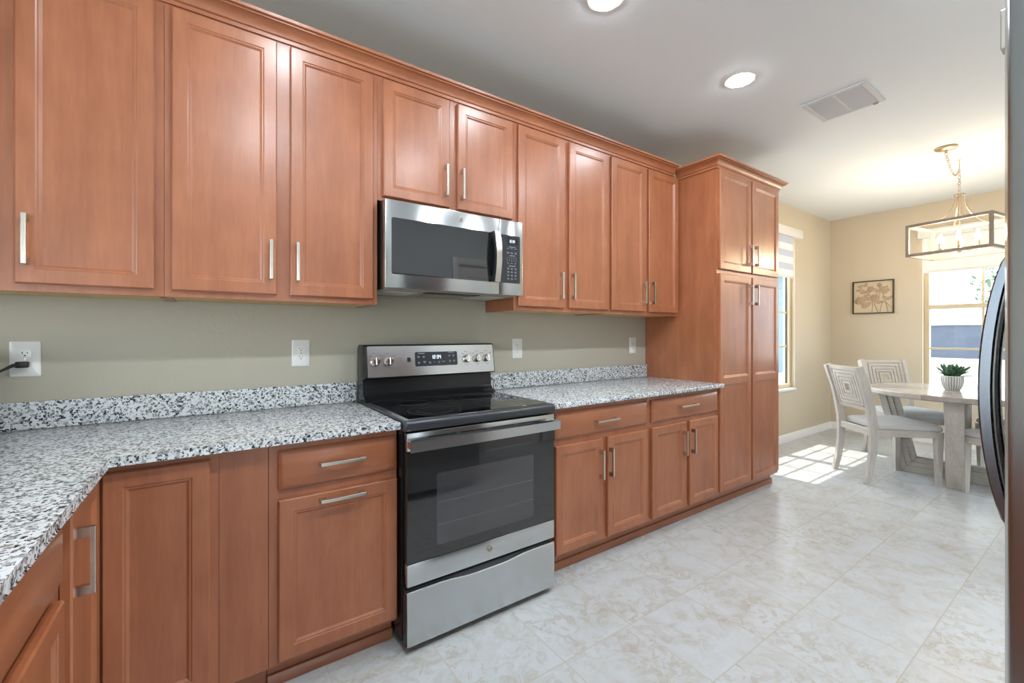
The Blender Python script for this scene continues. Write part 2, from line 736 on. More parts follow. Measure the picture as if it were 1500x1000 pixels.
WN = (4.02, 5.67, 0.60, 2.42)       # window beside the pantry
WE = (-2.32, -0.90, 0.60, 2.42)     # window behind the table (y range)
struct('floor', B().box(XL - 0.2, XR + 0.2, YR - 0.2, 0.2, -0.12, 0.0), tile)
struct('ceiling', B().box(XL - 0.2, XR + 0.2, YR - 0.2, 0.2, CZ, CZ + 0.15), ceil_paint)
struct('wall_north', wall_with_hole('x', 0.0, 0.18, XL, 3.4, []), wall_paint)
struct('wall_nook', wall_with_hole('x', 0.0, 0.105, 3.4, XR + 0.2, [WN]), warm_lit_paint)
struct('wall_east', wall_with_hole('y', XR, XR + 0.18, YR, 0.0, [WE]), warm_lit_paint)
SL = [(-3.3, -1.5, 0.0, 2.2), (0.9, 3.5, 0.05, 2.4), (3.9, 6.4, 0.05, 2.4)]  # first slider shows in reflections; the other openings are unseen, added for daylight
struct('wall_south', wall_with_hole('x', YR - 0.18, YR, XL, XR + 0.2, SL), wall_paint)
LW = [(-6.9, -4.0, 0.05, 2.5), (-3.7, -0.7, 0.05, 2.5)]  # unseen west glazing, added and enlarged so daylight lifts the ceiling
struct('wall_west', wall_with_hole('y', XL - 0.18, XL, YR, 0.0, LW), wall_paint)
# partition behind the fridge with the white pantry door
PY = -3.02
struct('wall_partition', wall_with_hole('x', PY - 0.12, PY, 0.82, 4.3, [(2.36, 3.12, 0.0, 2.06)]), make_paint('pale_grey_paint', lin(206, 210, 212)))
for nm, (x0, x1, y0, y1) in {'north': (3.845, XR, -0.014, 0.0), 'east': (XR - 0.014, XR, YR, -0.014)}.items():
    b = B()
    if nm == 'north':
        b.prism([(x0, 0, 0), (x0, -0.015, 0), (x0, -0.015, 0.075), (x0, -0.006, 0.09), (x0, 0, 0.09)], (x1 - x0, 0, 0))
    else:
        b.prism([(XR, y0, 0), (XR - 0.015, y0, 0), (XR - 0.015, y0, 0.075), (XR - 0.006, y0, 0.09), (XR, y0, 0.09)], (0, y1 - y0, 0))
    struct('baseboard_' + nm, b, white_paint)
b = B()
for x0, x1 in ((2.28, 2.36), (3.12, 3.20)):
    b.box(x0, x1, PY, PY + 0.02, 0, 2.14, 0.004)
b.box(2.36, 3.12, PY, PY + 0.02, 2.06, 2.14, 0.004)
struct('trim_1', b, white_paint)


def panel_door(b, u0, u1, v0, v1, panels, fn, prof=None, back=0.0, front=0.02, edge=0.004):
    """framed door: fn(u, v, w) maps to space; panels are openings between the rails"""
    prof = prof or [(0, 0.0), (0.004, -0.0028), (0.0075, -0.0028), (0.015, -0.0085)]
    rect = lambda a, c, e, d, w: [fn(a, e, w), fn(c, e, w), fn(c, d, w), fn(a, d, w)]
    b.loops([rect(u0, u1, v0, v1, back), rect(u0, u1, v0, v1, front - edge), rect(u0 + edge, u1 - edge, v0 + edge, v1 - edge, front)], True, False)
    U0, U1, V0, V1 = u0 + edge, u1 - edge, v0 + edge, v1 - edge
    pu0, pu1 = panels[0][0], panels[0][1]
    for a, c, e, d in ((U0, pu0, V0, V1), (pu1, U1, V0, V1)):
        b.face(rect(a, c, e, d, front))
    cur = V0
    for (_, _, e, d) in panels:
        b.face(rect(pu0, pu1, cur, e, front))
        cur = d
    b.face(rect(pu0, pu1, cur, V1, front))
    for (a, c, e, d) in panels:
        b.loops([rect(a + i, c - i, e + i, d - i, front + w) for i, w in prof])
    return b


# white panel door in the partition
door = struct('door_1', panel_door(B(), 2.365, 3.115, 0.01, 2.055, [(2.48, 3.0, 0.15, 0.95), (2.48, 3.0, 1.1, 1.93)], lambda u, v, w: Vector((u, PY - 0.05 + w, v)), front=0.04), white_paint)
struct('door_handle', B().lathe([(0.026, 0), (0.026, 0.006), (0.01, 0.012), (0.01, 0.035), (0.026, 0.045), (0.028, 0.06), (0.0, 0.068)], (2.43, PY - 0.01, 0.96), (0, 1, 0), 20), nickel, door)


def window(name, axis, c, a0, a1, z0, z1, div, rail, mz, mull=None, out=1, mat=window_vinyl):
    """framed window: frame, sash bars, pane; c = plane of the frame (centre)"""
    def bx(b, p, q, e, d, t):
        if axis == 'x':
            b.box(p, q, c - t, c + t, e, d, 0.003, 1)
        else:
            b.box(c - t, c + t, p, q, e, d, 0.003, 1)
        return b
    fw = 0.045
    b = B()
    for p, q, e, d in ((a0, a0 + fw, z0, z1), (a1 - fw, a1, z0, z1), (a0 + fw, a1 - fw, z0, z0 + fw), (a0 + fw, a1 - fw, z1 - fw, z1)):
        bx(b, p, q, e, d, 0.035)
    fr = struct(name, b, mat)
    b = B()
    if rail:
        bx(b, a0 + fw, a1 - fw, rail - 0.025, rail + 0.025, 0.028)
    if mull:
        bx(b, mull - 0.05, mull + 0.05, z0 + fw, z1 - fw, 0.034)
    if rail or mull:
        struct('sash_rail', b, mat, fr)
    b = B()
    for a in div:
        bx(b, a - 0.011, a + 0.011, z0 + fw, z1 - fw, 0.008)
    for z in mz:
        bx(b, a0 + fw, a1 - fw, z - 0.011, z + 0.011, 0.0075)
    struct('muntin', b, mat, fr)
    b = B()
    if axis == 'x':
        b.box(a0 + fw, a1 - fw, c - 0.003, c + 0.003, z0 + fw, z1 - fw)
    else:
        b.box(c - 0.003, c + 0.003, a0 + fw, a1 - fw, z0 + fw, z1 - fw)
    struct('pane', b, glass, fr)
    return fr


wn1 = window('window_1', 'x', 0.075, WN[0], WN[1], WN[2] + 0.012, WN[3], (4.43, 5.26), None, (1.10, 1.50, 2.0), 4.845)
b = B()
for p, q in ((WN[0] + 0.0455, WN[0] + 0.060), (WN[1] - 0.060, WN[1] - 0.0455)):
    b.box(p, q, 0.068, 0.082, WN[2] + 0.06, WN[3] - 0.046)
struct('glazing_seal', b, charcoal, wn1)
struct('window_1_sill', B().box(WN[0], WN[1], -0.02, 0.035, 0.585, 0.612, 0.004), white_paint)
window('window_2', 'y', XR + 0.10, WE[0], WE[1], WE[2] + 0.012, WE[3], (-1.365, -1.80), 1.555, (1.08, 1.98))
struct('window_2_sill', B().box(XR - 0.02, XR + 0.065, WE[0], WE[1], 0.585, 0.612, 0.004), white_paint)
for i, h in enumerate(SL):
    window('window_%d' % (3 + i), 'x', YR - 0.09, h[0], h[1], h[2], h[3], [h[0] + (h[1] - h[0]) * k / 4 for k in (1, 3)], None, [h[2] + (h[3] - h[2]) * k / 5 for k in (1, 2, 3, 4)], (h[0] + h[1]) / 2, mat=white_paint)
    portal('portal', ((h[0] + h[1]) / 2, YR - 0.2, (h[2] + h[3]) / 2), (-PI / 2, 0, PI), h[1] - h[0], h[3] - h[2])
for i, h in enumerate(LW):
    window('window_%d' % (6 + i), 'y', XL - 0.09, h[0], h[1], h[2], h[3], [], None, [], (h[0] + h[1]) / 2, mat=white_paint)
    portal('portal', (XL - 0.2, (h[0] + h[1]) / 2, (h[2] + h[3]) / 2), (PI / 2, 0, -PI / 2), h[1] - h[0], h[3] - h[2])
portal('portal', ((WN[0] + WN[1]) / 2, 0.2, 1.5), (-PI / 2, 0, 0), WN[1] - WN[0], WN[3] - WN[2])
portal('portal', (XR + 0.2, (WE[0] + WE[1]) / 2, 1.5), (PI / 2, 0, PI / 2), WE[1] - WE[0], WE[3] - WE[2])

# ------------------------------------------------------------------ outdoors
patio = make_paint('pale_gravel', lin(214, 204, 190), 0.3, 40, 0.9)
struct('ground', B().box(-30, 60, -40, 30, -0.35, -0.25), patio)
fence_m = Mat('grey_block_wall', rough=0.85)
bk = fence_m.n('ShaderNodeTexBrick')
bk.inputs['Scale'].default_value = 1.0
bk.inputs['Color1'].default_value = lin(70, 77, 90)
bk.inputs['Color2'].default_value = lin(66, 73, 86)
bk.inputs['Mortar'].default_value = lin(62, 69, 82)
bk.inputs['Brick Width'].default_value = 0.4
bk.inputs['Row Height'].default_value = 0.2
bk.inputs['Mortar Size'].default_value = 0.006
fv = fence_m.coords((1, 1, 1), False)
sx = fence_m.n('ShaderNodeSeparateXYZ')
cx = fence_m.n('ShaderNodeCombineXYZ')
fence_m.l(fv, sx.inputs[0])
fence_m.l(fence_m.math('ADD', sx.outputs[0], sx.outputs[1]), cx.inputs[0])
fence_m.l(sx.outputs[2], cx.inputs[1])
fence_m.l(cx.outputs[0], bk.inputs['Vector'])
fence_m.col(bk.outputs['Color'])
b = B()
b.box(38.0, 38.2, -16, 12, -0.25, 1.76)
b.box(37.95, 38.25, -16, 12, 1.76, 1.84)
for k in range(6):
    b.box(37.9, 38.3, -14.2 + k * 5, -13.8 + k * 5, -0.25, 1.90)
tag(obj('garden_wall', b, fence_m.m), 'grey concrete block garden wall seen through the window behind the table', 'wall')
r = thing('neighbor_house', 'blue-grey stucco house outside the window beside the pantry', 'house', (18.5, 7.0, -0.25))
obj('wall', B().box(10, 27, 5.6, 9.6, -0.25, 3.6), make_paint('blue_grey_stucco', lin(98, 120, 128), 0.3, 30, 0.9), r)
obj('roof', B().prism([(9.7, 5.2, 3.6), (9.7, 10.0, 3.6), (9.7, 7.6, 5.0)], (17.6, 0, 0)), make_paint('brown_roof_tile', lin(120, 88, 70), 0.4, 12, 0.9), r)
hw = obj('window', B().box(11.6, 13.0, 5.56, 5.62, 0.8, 2.2, 0.01, 1), white_paint, r)
obj('pane', B().box(11.7, 12.9, 5.545, 5.565, 0.9, 2.1), black_glass, hw)
TX, TY, TZ, TR = 44.0, 2.6, 4.6, 1.7
tr = thing('tree', 'leafy green tree standing beyond the grey garden wall', 'tree', (TX, TY, -0.25))
obj('trunk', B().tube([(TX, TY, -0.25), (TX + 0.05, TY + 0.05, 1.2), (TX - 0.05, TY - 0.05, 2.6), (TX, TY, 4.2)], [0.16, 0.13, 0.11, 0.06]), grey_wood, tr)
b = B()
for k in range(420):
    a, h = random.uniform(0, 2 * PI), random.uniform(-1, 1)
    rr = math.sqrt(1 - h * h) * random.uniform(0.5, 1.0)
    c = Vector((TX + TR * rr * math.cos(a), TY + TR * rr * math.sin(a), TZ + TR * h))
    d = Vector((random.uniform(-1, 1), random.uniform(-1, 1), random.uniform(-1, 1))).normalized()
    e = d.cross(Vector((0.3, 0.5, 0.8))).normalized()
    s = random.uniform(0.16, 0.28)
    b.face([c - d * s, c - e * s * 0.4, c + d * s, c + e * s * 0.4])
obj('foliage', b, leaf_mat, tr)
wire = B().tube([(30, -4 + k, 3.57 + (-4 + k - 3.39) * 0.31 + 0.006 * (k - 7) ** 2) for k in range(15)], 0.022, 6)
wire.cyl((30, 10.1, -0.25), (30, 10.1, 6.3), 0.10, 0.08, 10)
wire.cyl((30, -4.1, -0.25), (30, -4.1, 1.75), 0.10, 0.08, 10)
tag(obj('utility_wire', wire, charcoal), 'thin overhead wire crossing the sky outside the window', 'wire')

# ------------------------------------------------------------------ cabinets
YF = -0.612          # base face frame
YD = -0.6326         # base door front
UF = -0.3055         # upper face frame
north = lambda y: (lambda u, v, w: Vector((u, y - w, v)))


def bar_handle(parent, fn, u, v, length, vertical=True):
    """square bar pull on two posts; (u, v) its centre on the door face fn(u, v, 0)"""
    b = B()
    h = length / 2
    t = 0.0058

    def blk(u0, u1, v0, v1, w0, w1):
        pa = [fn(x, y, w0) for x, y in ((u0, v0), (u1, v0), (u1, v1), (u0, v1))]
        pb = [fn(x, y, w1) for x, y in ((u0, v0), (u1, v0), (u1, v1), (u0, v1))]
        i = 0.0012
        pc = [fn(x, y, w1 + i) for x, y in ((u0 + i, v0 + i), (u1 - i, v0 + i), (u1 - i, v1 - i), (u0 + i, v1 - i))]
        b.loops([pa, pb, pc], True)
    for s in (-1, 1):
        c = s * (h - 0.011)
        if vertical:
            blk(u - 0.006, u + 0.006, v + c - 0.011, v + c + 0.011, 0, 0.026)
        else:
            blk(u + c - 0.011, u + c + 0.011, v - 0.006, v + 0.006, 0, 0.026)
    if vertical:
        blk(u - t, u + t, v - h, v + h, 0.0255, 0.0335)
    else:
        blk(u - h, u + h, v - t, v + t, 0.0255, 0.0335)
    return obj('handle', b, nickel, parent, 'satin nickel bar handle')


def cab_door(root, x0, x1, z0, z1, yface, hx=None, hz=None, hlen=0.157, fr=0.045, mid=None, fn=None, vertical=True, hm=None):
    fn = fn or north(yface + 0.0206)
    if mid:
        pn = [(x0 + fr, x1 - fr, z0 + fr, mid[0]), (x0 + fr, x1 - fr, mid[1], z1 - fr)]
    else:
        pn = [(x0 + fr, x1 - fr, z0 + fr, z1 - fr)]
    d = obj('door', panel_door(B(), x0, x1, z0, z1, pn, fn, front=0.0206), wood, root)
    if hx is not None:
        f2 = lambda u, v, w: fn(u, v, 0.0206 + w)
        bar_handle(d, f2, hx, hz, hlen, vertical)
    return d


def slab_drawer(root, x0, x1, z0, z1, hx=None, hz=None, hl=0.157, fn=None):
    """drawer front with a wide bevelled edge"""
    fn = fn or north(YD + 0.0206)
    rect = lambda i, w: [fn(x0 + i, z0 + i, w), fn(x1 - i, z0 + i, w), fn(x1 - i, z1 - i, w), fn(x0 + i, z1 - i, w)]
    b = B().loops([rect(0, 0), rect(0, 0.011), rect(0.003, 0.0135), rect(0.013, 0.0190), rect(0.017, 0.0206)], True)
    d = obj('drawer', b, wood_h, root)
    if hx is not None:
        bar_handle(d, lambda u, v, w: fn(u, v, 0.0206 + w), hx, hz, hl, False)
    return d


def upper_cab(label, x0, x1, z0, z1, doors, group='wall cabinets over the counter', under=True):
    root = thing('wall_cabinet', label, 'cabinet', ((x0 + x1) / 2, -0.16, z0), 0, group)
    b = B()
    b.box(x0 + 0.001, x1 - 0.001, UF + 0.02, -0.002, z0 + 0.008, z1)
    obj('carcass', b, wood, root)
    b = B()
    b.box(x0 + 0.0005, x0 + 0.045, UF, UF + 0.02, z0, z1)
    b.box(x1 - 0.045, x1 - 0.0005, UF, UF + 0.02, z0, z1)
    b.box(x0 + 0.045, x1 - 0.045, UF, UF + 0.02, z0, z0 + 0.05)
    b.box(x0 + 0.045, x1 - 0.045, UF, UF + 0.02, z1 - 0.05, z1)
    c = (x0 + x1) / 2
    b.box(c - 0.03, c + 0.03, UF, UF + 0.02, z0 + 0.05, z1 - 0.05)
    obj('face_frame', b, wood, root)
    if under:
        obj('bottom_panel', B().box(x0 + 0.018, x1 - 0.018, UF + 0.021, -0.003, z0 + 0.004, z0 + 0.0079), raw_wood, root, 'pale unstained wood underside')
        for a, q in ((x0 + 0.001, x0 + 0.0175), (x1 - 0.0175, x1 - 0.001)):
            obj('side_lip', B().box(a, q, UF + 0.0205, -0.003, z0, z0 + 0.0079), wood, root)
    for d in doors:
        cab_door(root, *d)
    return root


UB, UT = 1.4014, 2.4236
UZ0, UZ1 = 1.378, 2.435
YU = -0.3256
E = [-0.912, -0.1455, 0.621, 1.3875, 2.154, 2.9235]
upper_cab('two-door wall cabinet nearest the camera, above the outlet with the plugged-in cord', E[0], E[1], UZ0, UZ1,
          [(-0.89, -0.557, UB, UT, YU, -0.585, 1.537), (-0.5067, -0.1725, UB, UT, YU, -0.479, 1.537)])
upper_cab('two-door wall cabinet whose handles meet in the middle, on the near side of the microwave', E[1], E[2], UZ0, UZ1,
          [(-0.1235, 0.2114, UB, UT, YU, 0.189, 1.539), (0.2601, 0.5998, UB, UT, YU, 0.285, 1.539)])
upper_cab('short two-door wall cabinet directly above the microwave', E[2], E[3], 1.862, UZ1,
          [(0.6438, 0.9826, 1.8806, UT, YU, 0.956, 2.009), (1.0281, 1.3721, 1.8806, UT, YU, 1.048, 2.007)], under=False)
upper_cab('tall two-door wall cabinet touching the far side of the microwave', E[3], E[4], UZ0, UZ1,
          [(1.41, 1.7575, UB, UT, YU, 1.72, 1.5345), (1.7942, 2.1427, UB, UT, YU, 1.814, 1.5345)])
upper_cab('tall two-door wall cabinet butting against the pantry side', E[4], E[5], UZ0, UZ1,
          [(2.1719, 2.52, UB, UT, YU, 2.486, 1.5345), (2.5547, 2.9016, UB, UT, YU, 2.58, 1.5345)])

CROWN = [(0.0, 0.0), (0.008, 0.0), (0.008, 0.014), (0.014, 0.018), (0.017, 0.030), (0.026, 0.043), (0.040, 0.051), (0.046, 0.053), (0.046, 0.058), (0.056, 0.061), (0.058, 0.072), (0.0, 0.072)]


def crown(z, path):
    """crown profile mitred along a path of (x, y, outward nx, ny) corner points"""
    b = B()
    b.loops([[Vector((x + nx * p, y + ny * p, z + h)) for p, h in CROWN] for x, y, nx, ny in path], True, True)
    return b


tag(obj('crown_molding', crown(2.4355, [(E[0], UF, 0, -1), (E[5] - 0.062, UF, 0, -1)]), wood_h),
    'long stained crown molding running along the tops of the wall cabinets', 'molding')


def base_parts(root, x0, x1, rails=(), stiles=(), end=None, toe=True):
    b = B()
    b.box(x0 + 0.001, x1 - 0.001, YF + 0.02, -0.002, 0.10, 0.868)
    obj('carcass', b, wood, root)
    b = B()
    b.box(x0 + 0.0005, x0 + 0.04, YF, YF + 0.02, 0.10, 0.868)
    b.box(x1 - 0.04, x1 - 0.0005, YF, YF + 0.02, 0.10, 0.868)
    b.box(x0 + 0.04, x1 - 0.04, YF, YF + 0.02, 0.10, 0.14)
    b.box(x0 + 0.04, x1 - 0.04, YF, YF + 0.02, 0.83, 0.868)
    for z in rails:
        b.box(x0 + 0.04, x1 - 0.04, YF, YF + 0.02, z - 0.02, z + 0.02)
    for s, za, zb in stiles:
        b.box(s - 0.025, s + 0.025, YF, YF + 0.02, za, zb)
    obj('face_frame', b, wood, root)
    if toe:
        b = B().box(x0 + 0.001, x1 - 0.001, -0.552, -0.5, 0.0, 0.099)
        b.prism([(x0 + 0.001, -0.552, 0.0), (x0 + 0.001, -0.566, 0.0), (x0 + 0.001, -0.565, 0.030), (x0 + 0.001, -0.560, 0.038), (x0 + 0.001, -0.552, 0.04)], (x1 - x0 - 0.002, 0, 0))
        obj('toe_kick', b, wood_h, root)


GB = 'base cabinets under the granite counters'
r = thing('base_cabinet', 'narrow base cabinet with one drawer over one pull-out door, beside the range', 'cabinet', (0.38, -0.31, 0), 0, GB)
base_parts(r, 0.155, 0.603, (0.688,))
slab_drawer(r, 0.183, 0.5995, 0.7044, 0.8404, 0.39, 0.780)
d = cab_door(r, 0.183, 0.5995, 0.1177, 0.672, YD, 0.39, 0.649, vertical=False)
r = thing('base_cabinet', 'two-door base cabinet with a wide drawer, against the far side of the range', 'cabinet', (1.76, -0.31, 0), 0, GB)
base_parts(r, 1.357, 2.160, (0.688,), [(1.7835, 0.14, 0.668)])
slab_drawer(r, 1.424, 2.1441, 0.7044, 0.8404, 1.777, 0.772, 0.17)
cab_door(r, 1.424, 1.7638, 0.1177, 0.672, YD, 1.737, 0.5345)
cab_door(r, 1.8028, 2.1441, 0.1177, 0.672, YD, 1.812, 0.539 - 0.003)
r = thing('base_cabinet', 'two-door base cabinet with a wide drawer, tucked against the tall pantry', 'cabinet', (2.54, -0.31, 0), 0, GB)
base_parts(r, 2.160, 2.9235, (0.688,), [(2.557, 0.14, 0.668)])
slab_drawer(r, 2.1898, 2.912, 0.7044, 0.8404, 2.535, 0.781, 0.19)
cab_door(r, 2.1898, 2.5385, 0.1177, 0.672, YD, 2.50, 0.541)
cab_door(r, 2.5757, 2.912, 0.1177, 0.672, YD, 2.591, 0.543)

# corner cabinet with a folded door and the peninsula run
XF = -0.285
XDF = -0.262
r = thing('corner_cabinet', 'inside-corner base cabinet with a tall folding door below the counter bend', 'cabinet', (-0.45, -0.45, 0), 0, GB)
b = B()
b.box(-0.92, 0.153, YF + 0.02, -0.002, 0.10, 0.868)
b.box(-0.90, XF - 0.02, -0.95, YF + 0.02, 0.10, 0.868)
obj('carcass', b, wood, r)
b = B()
b.box(XF + 0.001, 0.04, YF, YF + 0.0195, 0.10, 0.868)
b.box(XF - 0.02, XF, -0.95, YF, 0.10, 0.868)
obj('face_frame', b, wood, r)
obj('filler_panel', B().box(0.015, 0.154, YF - 0.003, YF + 0.0195, 0.10, 0.868, 0.001, 1), wood, r, 'plain wood filler panel between the doors')
cab_door(r, XDF + 0.001, -0.0086, 0.1177, 0.8438, YD)
east = lambda u, v, w: Vector((XF + 0.002 + w, u, v))
d = cab_door(r, -0.925, YD - 0.002, 0.1177, 0.8438, 0, -0.899, 0.713, fn=east)
b = B().box(XF - 0.02, 0.154, -0.552, -0.5, 0.0, 0.099)
b.box(XF - 0.06, XF - 0.05, -0.95, -0.552, 0, 0.099)
obj('toe_kick', b, wood_h, r)
r = thing('sink_cabinet', 'peninsula base cabinet with a blank drawer front above its doors, at the frame edge', 'cabinet', (-0.6, -1.42, 0), 0, GB)
b = B()
b.box(-0.90, XF - 0.02, -1.90, -0.952, 0.10, 0.868)
obj('carcass', b, wood, r)
b = B()
b.box(XF - 0.02, XF, -1.90, -0.952, 0.10, 0.868)
obj('face_frame', b, wood, r)
slab_drawer(r, -1.87, -0.985, 0.7044, 0.8404, fn=east)
cab_door(r, -1.40, -0.985, 0.1177, 0.672, 0, -1.375, 0.54, fn=east)
cab_door(r, -1.87, -1.44, 0.1177, 0.672, 0, -1.47, 0.54, fn=east)
obj('toe_kick', B().box(-0.88, XF - 0.05, -1.90, -0.952, 0, 0.099), wood_h, r)
r = thing('base_cabinet', 'last base cabinet of the peninsula, beside the camera', 'cabinet', (-0.6, -2.2, 0), 0, GB)
obj('carcass', B().box(-0.90, XF, -2.55, -1.902, 0.0, 0.868), wood, r)
slab_drawer(r, -2.53, -1.93, 0.7044, 0.8404, -2.22, 0.78, fn=east)
cab_door(r, -2.53, -1.93, 0.1177, 0.672, 0, -2.48, 0.54, fn=east)

# pantry
PX0, PX1 = 2.9245, 3.842
r = thing('pantry_cabinet', 'tall stained pantry cabinet with four doors at the end of the counter', 'cabinet', (3.385, -0.31, 0))
b = B()
b.box(PX0, PX1, YF + 0.02, -0.002, 0.10, 2.42)
obj('carcass', b, wood, r)
b = B()
b.box(PX0, PX0 + 0.045, YF, YF + 0.0195, 0.10, 2.42)
b.box(PX1 - 0.045, PX1, YF, YF + 0.0195, 0.10, 2.42)
for z0, z1 in ((0.10, 0.145), (1.66, 1.73), (2.37, 2.42)):
    b.box(PX0 + 0.045, PX1 - 0.045, YF, YF + 0.0195, z0, z1)
b.box(3.35, 3.42, YF, YF + 0.0195, 0.145, 1.66)
b.box(3.35, 3.42, YF, YF + 0.0195, 1.73, 2.37)
obj('face_frame', b, wood, r)
for x0, x1, hx in ((2.9385, 3.372, 3.296), (3.394, 3.815, 3.428)):
    cab_door(r, x0, x1, 0.1245, 1.674, YD, hx + (0.04 if x0 < 3 else -0.005), 1.54, 0.155, mid=(0.885, 0.932))
    cab_door(r, x0, x1, 1.7056, 2.4148, YD, hx + (0.04 if x0 < 3 else -0.005), 1.838, 0.155)
obj('crown', crown(2.418, [(PX0, -0.30, -1, 0), (PX0, YF, -1, -1), (PX1, YF, 1, -1), (PX1, -0.002, 1, 0)]), wood_h, r)
b = B().box(PX0 + 0.001, PX1 - 0.001, -0.552, -0.1, 0.0, 0.099)
b.prism([(PX0, -0.552, 0.0), (PX0, -0.566, 0.0), (PX0, -0.565, 0.030), (PX0, -0.560, 0.038), (PX0, -0.552, 0.04)], (PX1 - PX0 + 0.006, 0, 0))
obj('toe_kick', b, wood_h, r)

# ------------------------------------------------------------------ counters
CT0, CT1 = 0.870, 0.897
r = thing('countertop', 'L-shaped speckled granite countertop bending toward the camera with backsplash', 'countertop', (-0.2, -0.33, CT0), 0, 'granite countertops')
obj('slab', B().prism([(-0.95, -0.001, CT0), (-0.95, -2.62, CT0), (-0.242, -2.62, CT0), (-0.242, -0.672, CT0), (-0.235, -0.665, CT0), (0.603, -0.665, CT0), (0.603, -0.001, CT0)], (0, 0, CT1 - CT0), 0.004), granite, r)
obj('backsplash', B().box(-0.95, 0.603, -0.021, -0.001, CT1 + 0.0005, 0.997, 0.002, 1), granite, r)
r = thing('countertop', 'straight speckled granite countertop between range and pantry with backsplash', 'countertop', (2.14, -0.33, CT0), 0, 'granite countertops')
obj('slab', B().prism([(1.357, -0.001, CT0), (1.357, -0.665, CT0), (2.935, -0.665, CT0), (2.935, -0.634, CT0), (2.9235, -0.634, CT0), (2.9235, -0.001, CT0)], (0, 0, CT1 - CT0), 0.004), granite, r)
obj('backsplash', B().box(1.357, 2.9235, -0.021, -0.001, CT1 + 0.0005, 0.997, 0.002, 1), granite, r)

# ------------------------------------------------------------------ emblem


def emblem(parent, c, fn_r, fn, mat=nickel):
    b = B()
    n = 32
    ring = lambda r, w: [fn(c[0] + r * math.cos(2 * PI * k / n), c[1] + r * math.sin(2 * PI * k / n), w) for k in range(n)]
    R = fn_r
    b.loops([ring(R, 0), ring(R, 0.0012), ring(R * 0.93, 0.0018), ring(R * 0.86, 0.0018), ring(R * 0.84, 0.0010)], True)
    o = obj('emblem', b, mat, parent, 'small round script monogram badge')
    b = B()
    for sgn in (-1, 1):                      # two looping script strokes
        pts = []
        for k in range(19):
            a = PI * 0.25 + k / 18 * PI * 1.75
            rr = R * (0.16 + 0.20 * k / 18)
            pts.append(fn(c[0] + sgn * (R * 0.30 - rr * math.cos(a) * 0.8), c[1] + rr * math.sin(a) * 1.25 - (0.05 * R if sgn < 0 else -0.05 * R), 0.0016))
        b.tube(pts, R * 0.05, 6)
    for k in range(6):
        a = k * PI / 3 + 0.3
        b.tube([fn(c[0] + R * 0.62 * math.cos(a + t), c[1] + R * 0.62 * math.sin(a + t) + 0.06 * R * math.sin(5 * t), 0.0016) for t in (0, 0.15, 0.3, 0.45, 0.6)], R * 0.035, 5)
    obj('script', b, charcoal, o)
    return o


# ------------------------------------------------------------------ range
RX0, RX1 = 0.608, 1.352
r = thing('kitchen_range', 'stainless electric range with black glass cooktop between the two counters', 'oven', (0.98, -0.36, 0))
b = B()
b.box(RX0, RX1, -0.655, -0.03, 0.035, 0.862)
b.box(RX0 + 0.004, RX1 - 0.004, -0.662, -0.655, 0.04, 0.25)
obj('body', b, black_enamel, r)
for x in (0.65, 1.31):
    for y in (-0.62, -0.08):
        obj('foot', B().cyl((x, y, 0), (x, y, 0.035), 0.018, 0.014, 14), black_plastic, r)
# cooktop frame with a rounded front
b = B()
prof = [(-0.10, 0.8625), (-0.690, 0.8625), (-0.703, 0.866), (-0.709, 0.874), (-0.710, 0.890), (-0.707, 0.9), (-0.698, 0.906), (-0.685, 0.9075), (-0.10, 0.9075)]
b.prism([(RX0 - 0.001, y, z) for y, z in prof], (RX1 - RX0 + 0.002, 0, 0), 0.002, 1)
ck = obj('cooktop', b, charcoal, r)
gz = 0.9078
b = B().box(RX0 + 0.022, RX1 - 0.022, -0.672, -0.178, gz - 0.002, gz + 0.0012, 0.001, 1)
obj('glass_top', b, black_glass, ck)


def ring(b, x, y, z, r0, w=0.0012, n=56):
    a = [Vector((x + r0 * math.cos(2 * PI * k / n), y + r0 * math.sin(2 * PI * k / n), z)) for k in range(n)]
    c = [Vector((x + (r0 + w) * math.cos(2 * PI * k / n), y + (r0 + w) * math.sin(2 * PI * k / n), z)) for k in range(n)]
    d = [p + Vector((0, 0, -0.0008)) for p in c]
    b.loops([a, c, d], False, False)


for x, y, rr in ((0.80, -0.545, (0.115, 0.078)), (0.80, -0.30, (0.078,)), (1.15, -0.545, (0.118, 0.08)), (1.15, -0.30, (0.09,)), (0.975, -0.27, (0.05,))):
    b = B()
    for q in rr:
        ring(b, x, y, gz + 0.0016, q)
    obj('burner_ring', b, ring_grey, ck)
# riser and control panel
b = B()
b.prism([(RX0, -0.03, 0.9076), (RX0, -0.172, 0.9076), (RX0, -0.172, 0.913), (RX0, -0.15, 0.925), (RX0, -0.138, 0.930), (RX0, -0.126, 0.945), (RX0, -0.118, 1.035), (RX0, -0.03, 1.035)], (RX1 - RX0, 0, 0))
obj('riser', b, black_enamel, r, 'glossy black riser below the control panel')
PB, PT = (-0.166, 1.022), (-0.142, 1.183)
b = B()
b.prism([(RX0 - 0.003, -0.03, 1.026), (RX0 - 0.003, -0.155, 1.020), (RX0 - 0.003, PB[0], PB[1] + 0.004), (RX0 - 0.003, PT[0], PT[1] - 0.002), (RX0 - 0.003, PT[0] + 0.012, PT[1] + 0.006), (RX0 - 0.003, -0.05, PT[1] + 0.006), (RX0 - 0.003, -0.03, 1.17)], (RX1 - RX0 + 0.006, 0, 0), 0.003, 2)
bg = obj('backguard', b, black_enamel, r)
up = Vector((0, PT[0] - PB[0], PT[1] - PB[1])).normalized()
nrm = Vector((0, -up.z, up.y))
P0 = Vector((0, PB[0], PB[1]))
cp = lambda u, v, w: Vector((u, 0, 0)) + P0 + up * v + nrm * (w + 0.0003)
CPH = 0.163


